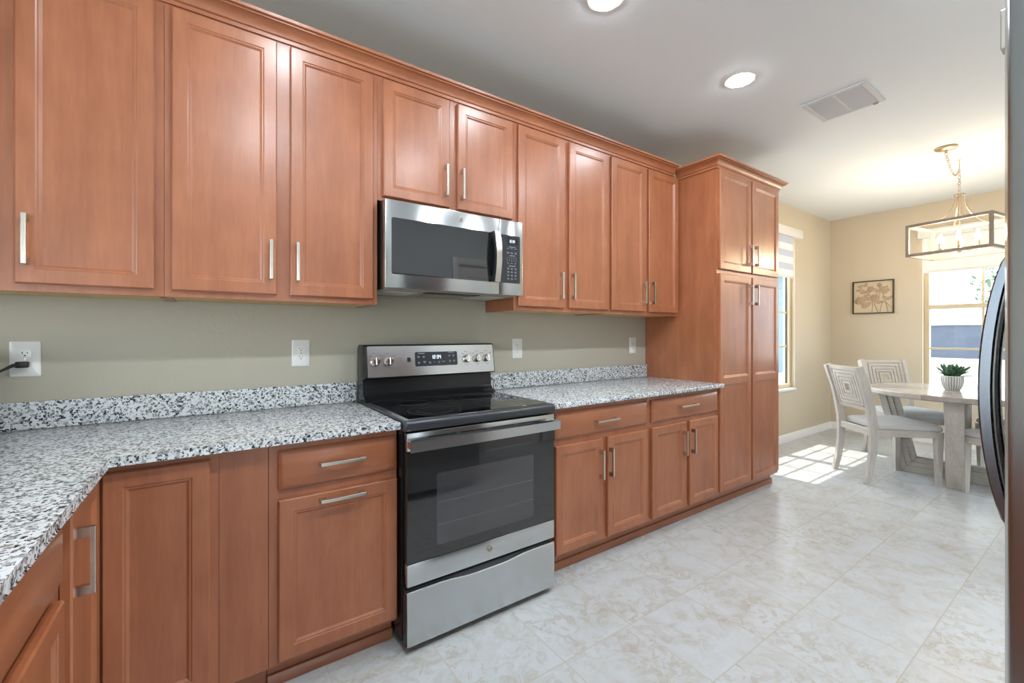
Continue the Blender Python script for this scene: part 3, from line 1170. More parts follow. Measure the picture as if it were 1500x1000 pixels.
def plate(fn, u0, u1, v0, v1, th, rad=0.0, n=6):
    pts = []
    if rad:
        for cx_, cy_, a0 in ((u1 - rad, v1 - rad, 0), (u0 + rad, v1 - rad, 1), (u0 + rad, v0 + rad, 2), (u1 - rad, v0 + rad, 3)):
            for k in range(n + 1):
                a = (a0 + k / n) * PI / 2
                pts.append((cx_ + rad * math.cos(a), cy_ + rad * math.sin(a)))
    else:
        pts = [(u0, v0), (u1, v0), (u1, v1), (u0, v1)]
    return [fn(u, v, 0) for u, v in pts], [fn(u, v, th) for u, v in pts]


b = B().loops(list(plate(cp, RX0 + 0.012, RX1 - 0.004, 0.006, CPH - 0.002, 0.0025, 0.006)), True)
face = obj('control_face', b, steel, bg, 'brushed stainless control face')
cp2 = lambda u, v, w: cp(u, v, w + 0.0026)
b = B().loops(list(plate(cp2, 0.866, 1.112, 0.052, 0.127, 0.0012, 0.008)), True)
obj('display_panel', b, panel_black, bg)
cp3 = lambda u, v, w: cp(u, v, w + 0.0042)
b = B()
clock_digits(b, '12:34', 0.957, 0.090, 0.0098, 0.019, cp3)
obj('clock_digits', b, led_blue, bg, 'glowing pale blue clock digits')
b = B()
for u, v, w_ in ((0.884, 0.118, 0.036), (0.878, 0.102, 0.014), (0.908, 0.102, 0.012), (0.880, 0.072, 0.012), (0.910, 0.075, 0.016), (0.942, 0.071, 0.013), (0.972, 0.071, 0.004), (0.995, 0.072, 0.010), (1.018, 0.072, 0.018), (1.058, 0.105, 0.012), (1.082, 0.105, 0.012), (1.060, 0.076, 0.012), (1.085, 0.076, 0.012), (1.056, 0.121, 0.036)):
    pa, pb = plate(cp3, u, u + w_, v, v + 0.0028, 0.0003)
    b.loops([pa, pb], True)
    if w_ < 0.017:
        b.loops(list(plate(cp3, u + 0.002, u + w_ - 0.002, v - 0.006, v - 0.0035, 0.0003)), True)
obj('key_marks', b, mark_grey, bg)
b = B()
for u in (0.659, 0.728, 1.171, 1.238, 1.301):
    for du, dv, w_ in ((-0.012, 0.040, 0.010), (-0.03, 0.028, 0.010), (0.02, 0.029, 0.012), (-0.006, -0.034, 0.016), (0.004, 0.041, 0.004)):
        b.loops(list(plate(cp2, u + du, u + du + w_, 0.084 + dv, 0.084 + dv + 0.002, 0.0003)), True)
b.loops(list(plate(cp2, 0.780, 0.796, 0.098, 0.101, 0.0003)), True)
b.loops(list(plate(cp2, 0.786, 0.790, 0.084, 0.088, 0.0003)), True)
obj('dial_marks', b, mark_dark, bg)
b = B().loops(list(plate(cp2, 0.824, 0.840, 0.078, 0.100, 0.003, 0.001)), True)
obj('rocker_switch', b, black_plastic, bg)
for u in (0.659, 0.728, 1.171, 1.238, 1.301):
    c = cp2(u, 0.084, 0)
    b = B().lathe([(0.0225, 0), (0.0225, 0.004), (0.0205, 0.006), (0.0195, 0.022), (0.0175, 0.026), (0.0, 0.027)], c, nrm, 28)
    q = 0.1
    for s in (-1,):
        pts = []
    M = Matrix.Translation(c) @ Matrix(((1, 0, 0), (0, up.y, nrm.y), (0, up.z, nrm.z))).transposed().transposed().to_4x4()
    b.box(-0.0045, 0.0045, -0.0185, 0.0185, 0.010, 0.034, 0.0015, 1, Matrix.Translation(c) @ Matrix(((1, 0, 0), (0, up.y, nrm.y), (0, up.z, nrm.z))).to_4x4())
    obj('knob', b, chrome, bg, 'chrome burner knob')
# oven door
DX0, DX1, DY = 0.613, 1.351, -0.702
b = B()
b.box(DX0 + 0.002, DX1 - 0.002, DY + 0.012, -0.664, 0.264, 0.858)
dr = obj('oven_door', b, black_enamel, r)
fd = lambda u, v, w: Vector((u, DY - w, v))
b = B().box(DX0, DX1, DY, DY + 0.03, 0.788, 0.8585, 0.003, 2)
obj('top_trim', b, steel, dr, 'stainless strip behind the handle')
b = B()
for k in range(4):
    b.box(0.70 + k * 0.145, 0.70 + k * 0.145 + 0.125, DY - 0.0006, DY + 0.004, 0.833, 0.838)
obj('vent_slot', b, black_plastic, dr)
b = B().box(DX0, DX1, DY, DY + 0.03, 0.263, 0.350, 0.003, 2)
obj('bottom_trim', b, steel, dr)
emblem(dr, (0.984, 0.312), 0.017, fd)
obj('door_glass', B().box(DX0, DX1, DY + 0.0008, DY + 0.0115, 0.3505, 0.7875, 0.001, 1), oven_glass, dr, 'dark reflective oven glass')
f2 = lambda u, v, w: Vector((u, DY + 0.0008 - w, v))
b = B().loops(list(plate(f2, 0.737, 1.226, 0.395, 0.684, 0.0003, 0.012)), True)
obj('oven_window', b, window_glass_dark, dr)
b = B()
for z in (0.475, 0.565):
    b.loops(list(plate(lambda u, v, w: f2(u, v, w + 0.0003), 0.745, 1.218, z, z + 0.0022, 0.0003)), True)
obj('oven_rack', b, rack_m, dr, 'faint oven rack wires behind the glass')
b = B()
hp = lambda x: DY - 0.048 - 0.004 * (1 - ((x - 0.98) / 0.37) ** 2)
n = 16
lp = []
for k in range(n + 1):
    x = 0.612 + 0.738 * k / n
    y = hp(x)
    lp.append([Vector((x, y, 0.795)), Vector((x, y, 0.835)), Vector((x, y + 0.014, 0.838)), Vector((x, y + 0.014, 0.792))])
b.loops(lp, True, True)
for x in (0.628, 1.334):
    b.box(x - 0.014, x + 0.014, DY - 0.036, DY, 0.802, 0.830, 0.002, 1)
obj('handle', b, steel, dr, 'wide flat stainless oven handle')
# latch under the cooktop lip and drawer
obj('door_latch', B().box(0.955, 0.985, -0.70, -0.665, 0.8585, 0.8622), black_plastic, r)
b = B()
zt = lambda x: 0.243 - 0.013 * math.exp(-((x - 0.98) / 0.16) ** 4)
n = 24
lp = []
for k in range(n + 1):
    x = DX0 + (DX1 - DX0) * k / n
    lp.append([Vector((x, DY, 0.032)), Vector((x, DY - 0.001, 0.135)), Vector((x, DY, zt(x) - 0.004)), Vector((x, DY + 0.003, zt(x))), Vector((x, DY + 0.006, zt(x))), Vector((x, DY + 0.006, 0.032))])
b.loops(lp, True, True)
dw = obj('drawer', b, steel, r, 'plain stainless storage drawer front')
b = B().box(DX0 - 0.002, DX1 + 0.001, DY + 0.0065, -0.6625, 0.034, 0.225)
b.prism([(DX0, DY + 0.007, 0.225), (DX0, -0.664, 0.225), (DX0, -0.664, 0.25), (DX0, DY + 0.02, 0.243)], (DX1 - DX0, 0, 0))
obj('drawer_box', b, charcoal, dw)

# ------------------------------------------------------------------ microwave
MX0, MX1, MY = 0.6265, 1.3835, -0.40
MZ0, MZ1 = 1.450, 1.8475
r = thing('microwave', 'stainless over-the-range microwave mounted under the short wall cabinet', 'microwave', (1.005, -0.2, MZ0))
obj('body', B().box(MX0 + 0.004, MX1 - 0.006, -0.36, -0.002, MZ0 + 0.001, MZ1 + 0.004), black_enamel, r)
b = B()
b.box(MX0 + 0.012, MX1 - 0.012, -0.355, -0.02, MZ0 - 0.003, MZ0 + 0.0005)
un = obj('underside', b, dark_metal, r)
for x0 in (0.66, 1.17):
    b = B().box(x0, x0 + 0.17, -0.28, -0.10, MZ0 - 0.006, MZ0 - 0.0032, 0.001, 1)
    gf = obj('grease_filter', b, mesh_metal, r)
    b = B()
    for k in range(14):
        b.box(x0 + 0.008 + k * 0.0115, x0 + 0.012 + k * 0.0115, -0.275, -0.105, MZ0 - 0.0075, MZ0 - 0.0061)
    obj('filter_rib', b, mesh_metal, gf)
obj('front_vent', B().box(0.86, 1.15, -0.34, -0.27, MZ0 - 0.006, MZ0 - 0.0032), black_plastic, r)
b = B().box(0.90, 1.12, -0.23, -0.10, MZ0 - 0.008, MZ0 - 0.0032, 0.002, 1)
obj('lamp_cover', b, dark_metal, r)
fm = lambda u, v, w: Vector((u, MY - w, v))
SX = 1.2315
b = B()
b.box(MX0, SX - 0.0008, MY, -0.3605, MZ0, MZ1, 0.004, 2)
md = obj('door', b, steel, r)
b = B().loops(list(plate(fm, 0.656, SX - 0.0012, 1.513, 1.768, 0.0012, 0.010)), True)
obj('door_window', b, oven_glass, md, 'dark reflective glass')
b = B()
pts = [plate(fm, 0.713, 1.15, 1.55, 1.735, 0.0014, 0.012)[1], plate(fm, 0.7135, 1.1495, 1.5505, 1.7345, 0.0014, 0.012)[1]]
emblem(md, (1.005, 1.809), 0.0145, fm)
b = B()
lp = []
for k in range(15):
    t = k / 14
    z = 1.512 + 0.262 * t
    y = MY - 0.034 - 0.018 * math.sin(PI * t)
    lp.append([Vector((1.184, y, z)), Vector((1.216, y, z)), Vector((1.216, y + 0.010, z)), Vector((1.184, y + 0.010, z))])
b.loops(lp, True, True)
hd = obj('handle', b, nickel, md, 'bowed stainless handle strip')
b = B()
lp = []
for k in range(15):
    t = k / 14
    z = 1.514 + 0.258 * t
    y = MY - 0.023 - 0.018 * math.sin(PI * t)
    y1 = MY if t < 0.12 or t > 0.88 else y + 0.012
    lp.append([Vector((1.181, y, z)), Vector((1.219, y, z)), Vector((1.219, y1, z)), Vector((1.181, y1, z))])
b.loops(lp, True, True)
obj('handle_back', b, black_plastic, hd)
b = B().box(SX + 0.0008, MX1, MY, -0.3605, MZ0, MZ1, 0.004, 2)
pn = obj('control_panel', b, steel, r)
b = B().loops(list(plate(fm, SX + 0.006, 1.364, 1.514, 1.768, 0.0012, 0.008)), True)
obj('keypad', b, panel_black, pn)
fk = lambda u, v, w: fm(u, v, w + 0.0013)
b = B().loops(list(plate(fk, 1.283, 1.345, 1.722, 1.752, 0.0003, 0.002)), True)
obj('display', b, black_glass, pn)
b = B()
clock_digits(b, '12:34', 1.293, 1.729, 0.0062, 0.0155, lambda u, v, w: fk(u, v, w + 0.0004))
obj('clock_digits', b, led_blue, pn, 'glowing blue-white clock digits')
b = B()
km = lambda u, v, w_, h=0.0022: b.loops(list(plate(fk, u, u + w_, v, v + h, 0.0003)), True)
km(1.292, 1.705, 0.042, 0.003)
for u in (1.278, 1.302, 1.328):
    km(u, 1.697, 0.014)
    km(u, 1.676, 0.016)
    km(u + 0.002, 1.671, 0.012)
km(1.296, 1.659, 0.034, 0.003)
km(1.290, 1.604, 0.044, 0.003)
for v in (1.592, 1.574, 1.556, 1.538):
    for u in (1.281, 1.304, 1.328):
        km(u, v, 0.013)
        if v > 1.55 or u < 1.32:
            km(u + 0.002, v - 0.005, 0.009)
for u in (1.281, 1.304, 1.328):
    km(u, 1.619, 0.011)
for row, v in (('12345', 1.648), ('67890', 1.634)):
    for i, ch in enumerate(row):
        text_shapes(b, ch, 0.011, lambda x, y, i=i, v=v: fk(1.281 + i * 0.0142 + x, v + y, 0.0004))
obj('key_marks', b, mark_grey, pn)

# ------------------------------------------------------------------ outlets


def outlet(label, x, z, wide=False):
    root = thing('wall_outlet', label, 'outlet', (x, 0, z), 0, 'white wall outlets over the counter')
    hw = 0.039
    fo = lambda u, v, w: Vector((u, -w, v))
    b = B().loops([plate(fo, x - hw, x + hw, z - 0.064, z + 0.064, 0, 0.004)[0], plate(fo, x - hw, x + hw, z - 0.064, z + 0.064, 0.0035, 0.004)[1],
                   plate(fo, x - hw + 0.004, x + hw - 0.004, z - 0.060, z + 0.060, 0.0062, 0.004)[1]], True)
    obj('cover_plate', b, white_plastic, root)
    for s in (-1, 1):
        zc = z + s * 0.0195
        b = B().loops([plate(fo, x - 0.017, x + 0.017, zc - 0.014, zc + 0.014, 0.006, 0.010)[1], plate(fo, x - 0.017, x + 0.017, zc - 0.014, zc + 0.014, 0.0082, 0.010)[1]])
        rc = obj('receptacle', b, white_plastic, root)
        b = B()
        b.box(x - 0.0075, x - 0.0053, -0.0086, -0.008, zc - 0.001, zc + 0.0075)
        b.box(x + 0.0053, x + 0.0073, -0.0086, -0.008, zc + 0.0, zc + 0.0065)
        b.lathe([(0.0026, 0), (0.0026, 0.0006)], (x, -0.008, zc - 0.0068), (0, -1, 0), 12)
        obj('slot', b, black_plastic, rc)
    obj('screw', B().lathe([(0.003, 0), (0.0025, 0.001), (0, 0.0013)], (x, -0.0062, z), (0, -1, 0), 10), nickel, root)
    return root


outlet('white wall outlet with a black plug in it, nearest the camera', -0.561, 1.152)
outlet('white wall outlet on the backsplash wall just before the range', 0.347, 1.151)
outlet('white wall outlet on the backsplash wall just past the range', 1.630, 1.150)
outlet('white wall outlet beside the tall pantry', 2.767, 1.153)

# appliance at the edge of the frame with its cord
r = thing('coffee_maker', 'black countertop appliance at the edge of the frame, cord plugged into the wall', 'appliance', (-0.76, -0.22, CT1))
b = B().box(-0.87, -0.640, -0.31, -0.06, CT1, 1.165, 0.02, 4)
obj('body', b, black_plastic, r)
b = B().box(-0.86, -0.650, -0.30, -0.07, 1.1655, 1.19, 0.01, 3)
obj('lid', b, charcoal, r)
b = B().lathe([(0.045, 0), (0.055, 0.02), (0.055, 0.09), (0.04, 0.12), (0.042, 0.13)], (-0.76, -0.39, CT1), (0, 0, 1), 24)
b.box(-0.84, -0.68, -0.45, -0.30, CT1, CT1 + 0.015, 0.005)
obj('tray', b, black_plastic, r)
pz = 1.152 - 0.0195
b = B().tube([(-0.662, -0.10, 1.075), (-0.655, -0.075, 1.085), (-0.632, -0.055, 1.098), (-0.605, -0.045, 1.116), (-0.585, -0.038, 1.130), (-0.572, -0.03, pz)], [0.0045, 0.0045, 0.0045, 0.0045, 0.006, 0.008], 10)
cd = obj('cord', b, black_plastic, r)
obj('plug', B().box(-0.580, -0.548, -0.036, -0.009, pz - 0.011, pz + 0.011, 0.004, 2), black_plastic, cd)

# ------------------------------------------------------------------ ceiling lights and vent


def recessed(x, y, label, glow=lamp_glow):
    root = thing('recessed_light', label, 'ceiling light', (x, y, CZ), 0, 'recessed ceiling lights')
    obj('trim_ring', B().lathe([(0.094, 0.0), (0.094, -0.003), (0.080, -0.0075), (0.070, -0.006), (0.070, 0.0)], (x, y, CZ), (0, 0, 1), 40, cap=False), white_paint, root)
    obj('diffuser', B().lathe([(0.0, 0.0), (0.0695, 0.0), (0.0695, 0.0075), (0.062, 0.0115), (0.035, 0.0140), (0.0, 0.0145)], (x, y, CZ - 0.001), (0, 0, -1), 32), glow, root)
    return root


recessed(2.549, -0.972, 'glowing round recessed ceiling light in full view near the air vent')
recessed(1.435, -0.955, 'glowing round recessed ceiling light cut off by the top of the frame')
recessed(0.315, -0.955, 'round recessed ceiling light over the near counter')
for x, nm in ((2.549, 'round recessed ceiling light in front of the fridge'), (1.435, 'round recessed ceiling light over the middle of the kitchen aisle'), (0.315, 'round recessed ceiling light above the camera')):
    recessed(x, -2.02, nm, aisle_glow)
for x, y in ((-2.6, -1.6), (-2.6, -4.4), (1.4, -5.0)):  # lamps out of view, added to light the rear room
    recessed(x, y, 'unseen round recessed ceiling light added in the room behind the kitchen')

r = thing('ceiling_vent', 'white louvered air vent in the ceiling between recessed light and chandelier', 'vent', (3.345, -1.218, CZ))
b = B()
vx0, vx1, vy0, vy1 = 3.165, 3.525, -1.392, -1.048
zz = CZ - 0.012
for x0, x1, y0, y1 in ((vx0, vx1, vy0, vy0 + 0.028), (vx0, vx1, vy1 - 0.028, vy1), (vx0, vx0 + 0.028, vy0 + 0.028, vy1 - 0.028), (vx1 - 0.028, vx1, vy0 + 0.028, vy1 - 0.028), (vx0 + 0.028, vx1 - 0.028, -1.226, -1.212)):
    b.box(x0, x1, y0, y1, zz, CZ - 0.0003, 0.003, 1)
obj('frame', b, vent_white, r)
b = B()
for k in range(24):
    x = vx0 + 0.034 + k * 0.0126
    for y0, y1 in ((vy0 + 0.028, -1.226), (-1.212, vy1 - 0.028)):
        b.prism([(x, y0, CZ - 0.0075), (x + 0.0115, y0, CZ - 0.0105), (x + 0.0117, y0, CZ - 0.0097), (x + 0.0002, y0, CZ - 0.0067)], (0, y1 - y0, 0))
obj('louver', b, vent_white, r)
obj('damper', B().box(vx0 + 0.028, vx1 - 0.028, vy0 + 0.028, vy1 - 0.028, CZ - 0.0025, CZ - 0.0006), Mat('vent_damper_grey', lin(190, 192, 194), 0.7).m, r)  # damper plate in an even light grey
obj('lever', B().box(3.50, 3.508, -1.36, -1.335, CZ - 0.022, CZ - 0.0122, 0.001, 1), dark_metal, r)

# ------------------------------------------------------------------ dining table
TC = Vector((5.25, -1.44, 0))
TA = math.radians(6)
t = thing('dining_table', 'round weathered oak pedestal table on nested frame legs by the window', 'table', TC, TA)
b = B().lathe([(0.0, 0.712), (0.590, 0.712), (0.606, 0.716), (0.612, 0.724), (0.612, 0.754), (0.608, 0.760), (0.0, 0.762)], (0, 0, 0), (0, 0, 1), 96, cap=False)
obj('tabletop', b, table_mat, t, world=False)


def nested_u(swap):
    b = B()
    k = 0.16 / 0.71

    def outline(tt):
        s = math.sqrt(1 + k * k) * tt
        zc = tt
        xb = 0.375 + k * zc - s
        xt = 0.375 + k * 0.711 - s
        return [(-xt, 0.711), (-xb, zc), (xb, zc), (xt, 0.711)]
    offs = (0.0, 0.055, 0.095, 0.135)
    deps = (0.055, 0.046, 0.037)
    for i in range(3):
        o, inn = outline(offs[i]), outline(offs[i + 1])
        d = deps[i]
        for a in range(3):
            quad = [o[a], o[a + 1], inn[a + 1], inn[a]]
            mk = (lambda x, z, y: Vector((y, x, z))) if swap else (lambda x, z, y: Vector((x, y, z)))
            b.prism([mk(x, z, -d) for x, z in quad], mk(0, 0, 2 * d), 0.003, 1)
    return b


obj('leg_frame', nested_u(False), grey_wood, t, world=False)
obj('leg_frame', nested_u(True), grey_wood_x, t, world=False)

# ------------------------------------------------------------------ chairs


def make_chair(label, loc, rot):
    t = thing('dining_chair', label, 'chair', loc, rot, 'dining chairs around the round table')
    zp = [(-0.275, 0.0), (-0.245, 0.12), (-0.225, 0.26), (-0.218, 0.40), (-0.222, 0.50), (-0.240, 0.62), (-0.275, 0.78), (-0.335, 0.968)]
    for s in (-1, 1):
        path = []
        for i in range(len(zp) - 1):
            for k in range(3):
                q = k / 3
                path.append((zp[i][0] * (1 - q) + zp[i + 1][0] * q, s * 0.203, zp[i][1] * (1 - q) + zp[i + 1][1] * q))
        path.append((zp[-1][0], s * 0.203, zp[-1][1]))
        n = len(path)
        b = B().sweep(path, 0.034, [0.036 + 0.022 * min(1, i / n * 2.2) for i in range(n)], (0, 1, 0))
        obj('leg', b, grey_wood, t, world=False)
        b = B()
        b.loops([[(0.262 + sx * w, s * 0.218 + sy * w, z) for sx, sy in ((-1, -1), (1, -1), (1, 1), (-1, 1))] for z, w in ((0.0, 0.015), (0.40, 0.024), (0.445, 0.024))], True, True)
        obj('leg', b, grey_wood, t, world=False)
    b = B()
    for s in (-1, 1):
        b.prism([(-0.20, s * 0.19, 0.395), (0.25, s * 0.215, 0.395), (0.25, s * 0.235, 0.395), (-0.20, s * 0.212, 0.395)], (0, 0, 0.055), 0.002, 1)
    b.box(0.245, 0.278, -0.20, 0.20, 0.395, 0.45, 0.002, 1)
    b.box(-0.235, -0.205, -0.187, 0.187, 0.395, 0.45, 0.002, 1)
    obj('seat_rail', b, grey_wood_x, t, world=False)
    # cushion
    b = B()
    lp = []
    out = []
    for cx_, cy_, a0, rad in ((0.255, 0.212, 0, 0.035), (-0.165, 0.186, 1, 0.02), (-0.165, -0.186, 2, 0.02), (0.255, -0.212, 3, 0.035)):
        for k in range(6):
            a = (a0 + k / 5) * PI / 2
            out.append((cx_ + rad * math.cos(a), cy_ + rad * math.sin(a)))
    for sc, z in ((0.97, 0.448), (1.0, 0.456), (1.005, 0.472), (0.97, 0.490), (0.86, 0.504), (0.6, 0.512), (0.25, 0.515)):
        lp.append([Vector((0.045 + (x - 0.045) * sc, y * sc, z)) for x, y in out])
    b.loops(lp, True, True)
    obj('seat', b, fabric, t, 'pale upholstered seat cushion', world=False)
    # back panel of nested squares, leaning with the posts
    o = Vector((-0.232, 0, 0.60))
    upv = Vector((-0.100, 0, 0.366)).normalized()
    nv = Vector((-upv.z, 0, upv.x))          # toward the back
    H = 0.378
    fn = lambda u, v, w: o + Vector((0, u, 0)) + upv * v + nv * w
    b = B()
    W2 = 0.1855
    cuts = [0.0, 0.034, 0.066, 0.098, 0.128, 0.155]
    hw = 0.0115
    for side in (1, -1):
        loops = []
        for i in range(len(cuts)):
            c = cuts[i]
            m = lambda c, w: [fn(-W2 + c, c * 1.02, w), fn(W2 - c, c * 1.02, w), fn(W2 - c, H - c * 1.02, w), fn(-W2 + c, H - c * 1.02, w)]
            wv = side * hw
            if i == 0:
                loops.append(m(0, wv))
            elif i < len(cuts) - 1:
                loops += [m(c - 0.0045, wv), m(c - 0.003, wv - side * 0.0085), m(c + 0.003, wv - side * 0.0085), m(c + 0.0045, wv - side * 0.001)]
            else:
                loops.append(m(c, wv))
        b.loops(loops, False, False)
    m = lambda c, w: [fn(-W2 + c, c * 1.02, w), fn(W2 - c, c * 1.02, w), fn(W2 - c, H - c * 1.02, w), fn(-W2 + c, H - c * 1.02, w)]
    b.loops([m(0, -hw), m(0, hw)], False, False)
    b.loops([m(cuts[-1], -hw), m(cuts[-1], hw)], False, False)
    bmesh.ops.remove_doubles(b.bm, verts=b.bm.verts, dist=1e-5)
    obj('backrest', b, grey_wood_x, t, 'back panel of nested square frames around a small hole', world=False)
    return t


GR = 'dining chairs around the round table'
ch = make_chair('weathered grey dining chair turned back to the pantry, nearest the sun patch', (4.802, -1.048, 0), math.radians(-40.5))
dup(ch, (5.68, -1.0, 0), math.radians(-130.5), 'weathered dining chair in the room corner below the framed flower art', GR)
dup(ch, (4.855, -1.88, 0), math.radians(49.5), 'weathered dining chair half hidden by the fridge, nearest the fridge handle', GR)
dup(ch, (5.72, -1.845, 0), math.radians(139.5), 'weathered dining chair on the far side of the table under the window', GR)

# ------------------------------------------------------------------ potted plant
PC = Vector((5.24, -1.40, 0.7624))
r = thing('potted_plant', 'small spiky green plant in a ribbed white-grey pot on the table', 'plant', PC)
b = B().lathe([(0.0, 0.0), (0.046, 0.0), (0.050, 0.004), (0.066, 0.04), (0.073, 0.08), (0.073, 0.112), (0.071, 0.122), (0.066, 0.122), (0.064, 0.100), (0.0, 0.100)], (0, 0, 0), (0, 0, 1), 52, cap=False)
obj('pot', b, pot_mat, r, 'ribbed ceramic pot with thin white stripes', world=False)
obj('soil', B().lathe([(0.0, 0.108), (0.0645, 0.104), (0.0645, 0.1005), (0.0, 0.1005)], (0, 0, 0), (0, 0, 1), 24, cap=False), soil, r, world=False)
b = B()
random.seed(11)
for cl in ((-0.028, 0.012), (0.028, -0.016), (0.0, 0.022), (0.006, -0.03)):
    for k in range(11):
        a = k * 2.399 + random.uniform(-0.2, 0.2) + cl[0] * 30
        el = random.uniform(0.20, 1.15)
        L = random.uniform(0.14, 0.19) * (0.8 + 0.2 * math.cos(el))
        w = random.uniform(0.015, 0.021)
        dirv = Vector((math.cos(a) * math.cos(el), math.sin(a) * math.cos(el), math.sin(el)))
        side = Vector((-math.sin(a), math.cos(a), 0))
        nn = side.cross(dirv)
        p = Vector((cl[0], cl[1], 0.112))
        rows = []
        for j in range(6):
            q = j / 5
            c = p + dirv * L * q + Vector((0, 0, -0.02 * q * q * math.cos(el)))
            ww = w * (0.7 + 1.5 * q - 2.2 * q * q) if q < 1 else 0.0004
            rows.append([c - side * ww, c - nn * 0.006 * (1 - q * 0.8), c + side * ww, c + nn * 0.006 * (1 - q * 0.8)])
        b.loops(rows, True, True)
obj('leaves', b, leaf_mat, r, 'pointed grey-green succulent leaves', world=False)

# ------------------------------------------------------------------ framed art
r = thing('wall_art', 'small framed metal flower relief on the beige corner wall', 'wall art', (XR, -0.447, 1.70))
fa = lambda u, v, w: Vector((XR - w, -0.447 - u, 1.704 + v))     # u runs toward the window
HW, HH = 0.2035, 0.2035
b = B()
for a0, a1, c0, c1 in ((-HW, HW, HH - 0.011, HH), (-HW, HW, -HH, -HH + 0.011), (-HW, -HW + 0.011, -HH + 0.011, HH - 0.011), (HW - 0.011, HW, -HH + 0.011, HH - 0.011)):
    b.loops([[fa(a0, c0, 0.004), fa(a1, c0, 0.004), fa(a1, c1, 0.004), fa(a0, c1, 0.004)], [fa(a0, c0, 0.03), fa(a1, c0, 0.03), fa(a1, c1, 0.03), fa(a0, c1, 0.03)]], True)
obj('frame', b, bronze, r, 'thin dark bronze frame')
b = B().loops([[fa(-HW + 0.011, -HH + 0.011, 0.002), fa(HW - 0.011, -HH + 0.011, 0.002), fa(HW - 0.011, HH - 0.011, 0.002), fa(-HW + 0.011, HH - 0.011, 0.002)], [fa(-HW + 0.011, -HH + 0.011, 0.006), fa(HW - 0.011, -HH + 0.011, 0.006), fa(HW - 0.011, HH - 0.011, 0.006), fa(-HW + 0.011, HH - 0.011, 0.006)]], True)
obj('backing', b, art_paper, r)
b = B()


def petal(cu, cv, ang, L, w, lift):
    ca, sa = math.cos(ang), math.sin(ang)
    pts = []
    for k in range(14):
        q = 2 * PI * k / 14
        x = L * (0.5 - 0.5 * math.cos(q))
        y = w * math.sin(q) * (0.75 + 0.25 * math.cos(q))
        pts.append((x, y))
    mk = lambda s, z: [fa(cu + ca * (L / 2 + (x - L / 2) * s) - sa * y * s, cv + sa * (L / 2 + (x - L / 2) * s) + ca * y * s, z) for x, y in pts]
    b.loops([mk(1, lift), mk(1, lift + 0.002), mk(0.5, lift + 0.005)], True)


random.seed(5)
for cu, cv, R in ((-0.02, 0.10, 0.042), (0.115, 0.085, 0.055), (-0.125, -0.035, 0.058), (0.02, -0.01, 0.05), (0.065, 0.145, 0.028)):
    for k in range(6):
        petal(cu, cv, k * PI / 3 + random.uniform(-0.2, 0.2), R * 1.0, R * 0.50, 0.010 + 0.001 * k)
    for k in range(4):
        petal(cu, cv, k * PI / 2 + 0.4, R * 0.6, R * 0.34, 0.017 + 0.001 * k)
obj('flower', b, art_petal, r, 'taupe metal blossoms')
b = B()
for cu, cv, ang, L in ((-0.15, 0.13, 0.3, 0.06), (-0.13, 0.06, 0.2, 0.07), (-0.075, 0.13, 1.3, 0.05), (-0.09, 0.015, 0.4, 0.06), (-0.045, 0.055, 0.9, 0.06), (0.02, 0.06, 0.3, 0.07), (0.055, 0.05, 2.2, 0.06), (-0.11, -0.12, 0.5, 0.10), (0.03, -0.075, 0.2, 0.06), (0.09, 0.0, -0.6, 0.07), (0.13, -0.03, 0.4, 0.06), (-0.17, 0.09, 0.1, 0.05), (-0.02, -0.03, 2.6, 0.06)):
    petal(cu, cv, ang, L * 1.15, L * 0.36, 0.011)
obj('leaf', b, art_petal, r)
b = B()
for pts in ([(-0.15, 0.15), (-0.08, 0.08), (-0.01, 0.0), (0.0, -0.09), (-0.01, -0.19)], [(0.115, 0.08), (0.10, 0.0), (0.13, -0.09), (0.145, -0.19)], [(0.02, -0.02), (0.02, -0.1), (0.05, -0.19)], [(-0.12, -0.03), (-0.04, -0.035), (0.06, -0.04), (0.13, -0.075), (0.18, -0.14)], [(0.10, -0.05), (0.08, -0.12), (0.07, -0.19)], [(0.065, 0.14), (0.07, 0.06), (0.06, 0.0)]):
    b.tube([fa(u, v, 0.0125) for u, v in pts], 0.0025, 6)
obj('stem', b, art_stem, r)

# ------------------------------------------------------------------ shades
r = thing('window_shade', 'striped zebra roller shade half lowered in the window beside the pantry', 'window shade', (4.85, -0.02, 2.36), 0, 'roller shades on the dining windows')
b = B().box(4.0, 5.715, -0.072, -0.002, 2.362, 2.462, 0.008, 2)
obj('cassette', b, white_plastic, r)
b = B().box(4.05, 5.55, -0.030, -0.028, 1.915, 2.362)
obj('shade_cloth', b, shade_stripe, r, 'banded translucent shade cloth')
obj('bottom_bar', B().box(4.05, 5.56, -0.038, -0.020, 1.893, 1.915, 0.004, 2), white_plastic, r)
r = thing('window_shade', 'plain white roller shade half lowered behind the chandelier', 'window shade', (XR, -1.6, 2.40), 0, 'roller shades on the dining windows')
obj('cassette', B().box(XR - 0.075, XR - 0.002, -2.36, -0.87, 2.34, 2.44, 0.008, 2), white_plastic, r)
obj('shade_cloth', B().box(XR - 0.034, XR - 0.032, -2.32, -0.915, 1.965, 2.34), shade_plain, r, 'plain translucent shade cloth')
obj('bottom_bar', B().box(XR - 0.043, XR - 0.023, -2.325, -0.91, 1.938, 1.965, 0.004, 2), white_plastic, r)

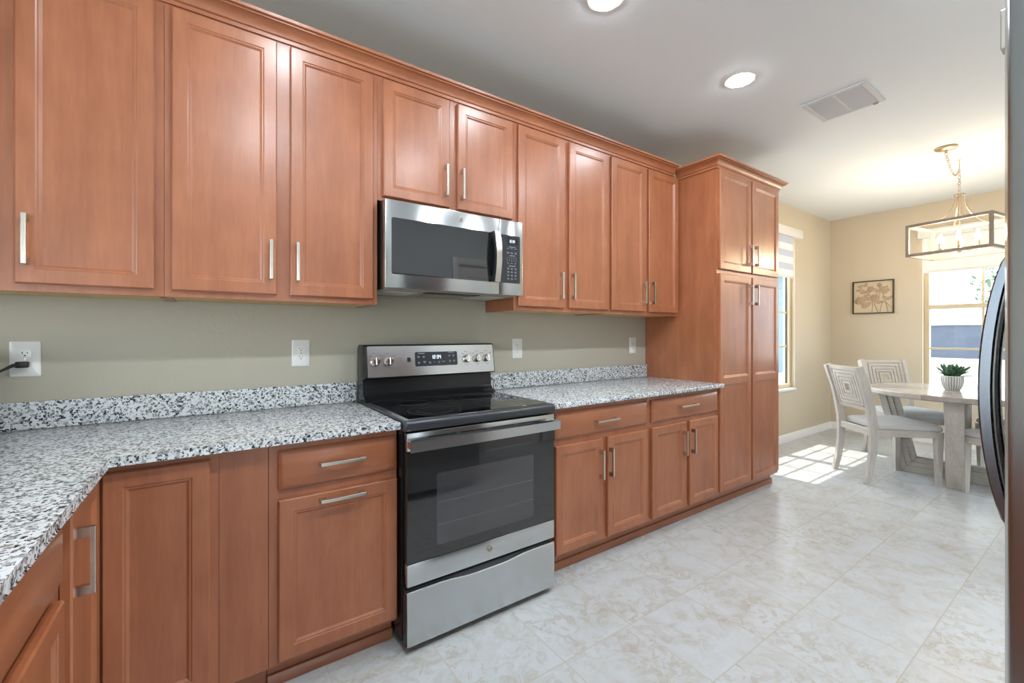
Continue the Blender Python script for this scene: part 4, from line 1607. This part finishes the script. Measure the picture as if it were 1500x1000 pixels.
# ------------------------------------------------------------------ chandelier
HK = Vector((5.276, -1.437, CZ))
CR = math.radians(-9.9)
r = thing('chandelier', 'open box-frame lantern chandelier with lit candle bulbs hanging over the table', 'chandelier', (HK.x, HK.y, 1.93), CR)
lx, ly, z0, z1, bt = 0.225, 0.262, 0.0, 0.282, 0.012
b = B()
for s in (-1, 1):
    for q in (-1, 1):
        b.box(s * lx - bt, s * lx + bt, q * ly - bt, q * ly + bt, z0, z1, 0.002, 1)
    for z in (z0 + bt, z1 - bt):
        b.box(s * lx - bt, s * lx + bt, -ly + bt, ly - bt, z - bt, z + bt, 0.002, 1)
        b.box(-lx + bt, lx - bt, s * ly - bt, s * ly + bt, z - bt, z + bt, 0.002, 1)
obj('lantern_frame', b, weathered, r, 'weathered wood-look box frame', world=False)
zh = 0.516
for s in (-1, 1):
    for q in (-1, 1):
        pts = []
        for k in range(13):
            u = k / 12
            f = 0.10 + 0.90 * u
            ex = 1 - math.cos(u * PI / 2)
            pts.append((s * (0.026 + (lx - 0.026) * (0.25 * u + 0.75 * ex)), q * (0.020 + (0.125 - 0.02) * (0.25 * u + 0.75 * ex)), zh - 0.012 - (zh - 0.012 - z1) * math.sin(u * PI / 2) ** 0.85))
        obj('arm', B().tube(pts, 0.0065, 8), champagne, r, world=False)
b = B().lathe([(0.0, zh), (0.034, zh), (0.034, zh - 0.008), (0.012, zh - 0.012), (0.010, zh - 0.05), (0.0, zh - 0.055)], (0, 0, 0), (0, 0, 1), 24, cap=False)
b.cyl((0, 0, 0.03), (0, 0, zh), 0.005, None, 10)
b.lathe([(0.0, 0.012), (0.012, 0.018), (0.016, 0.03), (0.022, 0.038), (0.022, 0.052), (0.008, 0.06)], (0, 0, 0), (0, 0, 1), 20, cap=True)
obj('stem', b, champagne, r, world=False)
for k in range(6):
    a = k * PI / 3 + 0.25
    ca, sa = math.cos(a), math.sin(a)
    rr = 0.13
    ca *= 0.85
    b = B().tube([(0.015 * ca, 0.015 * sa, 0.045), (rr * 0.5 * ca, rr * 0.5 * sa, 0.034), (rr * 0.85 * ca, rr * 0.85 * sa, 0.036), (rr * ca, rr * sa, 0.05)], 0.0045, 8)
    b.lathe([(0.006, 0.048), (0.017, 0.056), (0.014, 0.06)], (rr * ca, rr * sa, 0), (0, 0, 1), 16)
    ar = obj('candle_arm', b, champagne, r, world=False)
    cs = obj('candle_sleeve', B().cyl((rr * ca, rr * sa, 0.060), (rr * ca, rr * sa, 0.108), 0.0125, None, 16), candle, ar, world=False)
    obj('bulb', B().lathe([(0.007, 0.108), (0.016, 0.125), (0.0175, 0.14), (0.012, 0.162), (0.005, 0.182), (0.0, 0.188)], (rr * ca, rr * sa, 0), (0, 0, 1), 16), bulb_glow, ar, 'glowing candle bulb', world=False)


def chain_link(b, c, d, flip, L=0.032, w=0.009):
    d = d.normalized()
    s = d.cross(Vector((0.21, 0.97, 0.11))).normalized()
    if flip:
        s = d.cross(s).normalized()
    pts = []
    for k in range(12):
        a = 2 * PI * k / 12
        pts.append(c + d * (L / 2) * math.sin(a) + s * w * math.cos(a))
    b.tube(pts, 0.0022, 6, closed=True)


W0 = lambda p: Matrix.Rotation(-CR, 3, 'Z') @ (Vector(p) - Vector((HK.x, HK.y, 1.93)))
hook = Vector((HK.x, HK.y, CZ))
can = Vector((4.842, -1.432, CZ))
b = B()
top = zh + 0.002
zc = top
k = 0
hz = CZ - 1.93 - 0.075
while zc + 0.026 < hz:
    chain_link(b, Vector((0, 0, zc + 0.014)), Vector((0, 0, 1)), k % 2)
    zc += 0.026
    k += 1
p0, p1 = W0(hook + Vector((0, 0, -0.075))), W0(can + Vector((0, 0, -0.05)))
N = 26
path = []
for i in range(200):
    u = i / 199
    p = p0.lerp(p1, u)
    p.z -= 0.10 * (4 * u * (1 - u)) * (1.25 - 0.5 * u) + 0.0
    path.append(p)
acc, last = 0.0, path[0]
k = 0
for a, c in zip(path, path[1:]):
    acc += (c - a).length
    if acc > 0.026:
        chain_link(b, c, c - a, k % 2)
        k += 1
        acc = 0
b.tube([W0(hook), W0(hook + Vector((0, 0, -0.045))), W0(hook + Vector((0.012, 0, -0.058))), W0(hook + Vector((0.006, 0, -0.076))), W0(hook + Vector((-0.01, 0, -0.072)))], 0.003, 8)
b.lathe([(0.013, -0.003), (0.006, -0.008)], W0(hook) + Vector((0, 0, 0.002)), (0, 0, 1), 14)
obj('chain', b, champagne, r, world=False)
b = B().lathe([(0.068, 0.0), (0.070, -0.006), (0.058, -0.016), (0.030, -0.024), (0.010, -0.026), (0.008, -0.045), (0.0, -0.046)], W0(can) - Vector((0, 0, 0.0005)), (0, 0, 1), 32, cap=True)
obj('canopy', b, champagne, r, 'round ceiling canopy', world=False)

# ------------------------------------------------------------------ fridge
FX0, FX1 = 0.90, 1.81
FY = -2.196          # door edge plane
r = thing('refrigerator', 'stainless refrigerator with bowed handles cut off by the frame edge', 'refrigerator', (1.355, -2.6, 0))
obj('body', B().box(FX0 + 0.004, FX1 - 0.004, -2.99, FY - 0.095, 0.02, 1.755, 0.004, 1), charcoal, r)
SAG = 0.0367


def fdoor(x0, x1, z0, z1):
    n = 14
    f = lambda x: FY + SAG * (1 - ((x - 1.355) / 0.455) ** 2)
    pts = [(x0, FY - 0.09)]
    xs = [x0 + (x1 - x0) * k / n for k in range(n + 1)]
    prof = []
    for i, x in enumerate(xs):
        y = f(x)
        if i == 0:
            prof += [(x, y - 0.005), (x + 0.0015, y - 0.001), (x + 0.005, f(x + 0.005))]
        elif i == n:
            prof += [(x - 0.005, f(x - 0.005)), (x - 0.0015, y - 0.001), (x, y - 0.005)]
        else:
            prof.append((x, y))
    prof += [(x1, FY - 0.09), (x0, FY - 0.09)]
    b = B()
    b.prism([(x, y, z0) for x, y in prof], (0, 0, z1 - z0))
    return b


fyc = lambda x: FY + SAG * (1 - ((x - 1.355) / 0.455) ** 2)
for x0, x1, hx in ((FX0, 1.3525, 1.312), (1.3575, FX1, 1.398)):
    d = obj('door', fdoor(x0, x1, 0.66, 1.775), steel_fridge, r)
    b = B()
    lp = []
    n = 22
    zb, zt_ = 0.845, 1.412
    yb = fyc(hx)
    for k in range(n + 1):
        q = k / n
        z = zb + (zt_ - zb) * q
        y = yb + 0.004 + 0.046 * math.sin(PI * q) ** 0.62
        th = 0.017 + 0.004 * math.sin(PI * q)
        lp.append([Vector((hx + a * 0.0135, y + c * th * 0.5 - th * 0.5, z)) for a, c in ((-1, -0.7), (-0.7, -1), (0.7, -1), (1, -0.7), (1, 0.7), (0.7, 1), (-0.7, 1), (-1, 0.7))])
    b.loops(lp, True, True)
    for z in (zb + 0.012, zt_ - 0.012):
        b.box(hx - 0.011, hx + 0.011, yb - 0.004, yb + 0.012, z - 0.012, z + 0.012)
    obj('handle', b, steel_dark, d, 'bowed metal door handle')
    if x0 < 1:
        obj('badge', B().box(1.02, 1.045, fyc(1.03) - 0.004, fyc(1.03) + 0.0035, 1.69, 1.752, 0.001, 1), nickel, d)
dd = obj('freezer_drawer', fdoor(FX0, FX1, 0.06, 0.652), steel_fridge, r)
obj('base_grille', B().box(FX0 + 0.02, FX1 - 0.02, FY - 0.12, FY - 0.05, 0.0, 0.055), black_plastic, r)
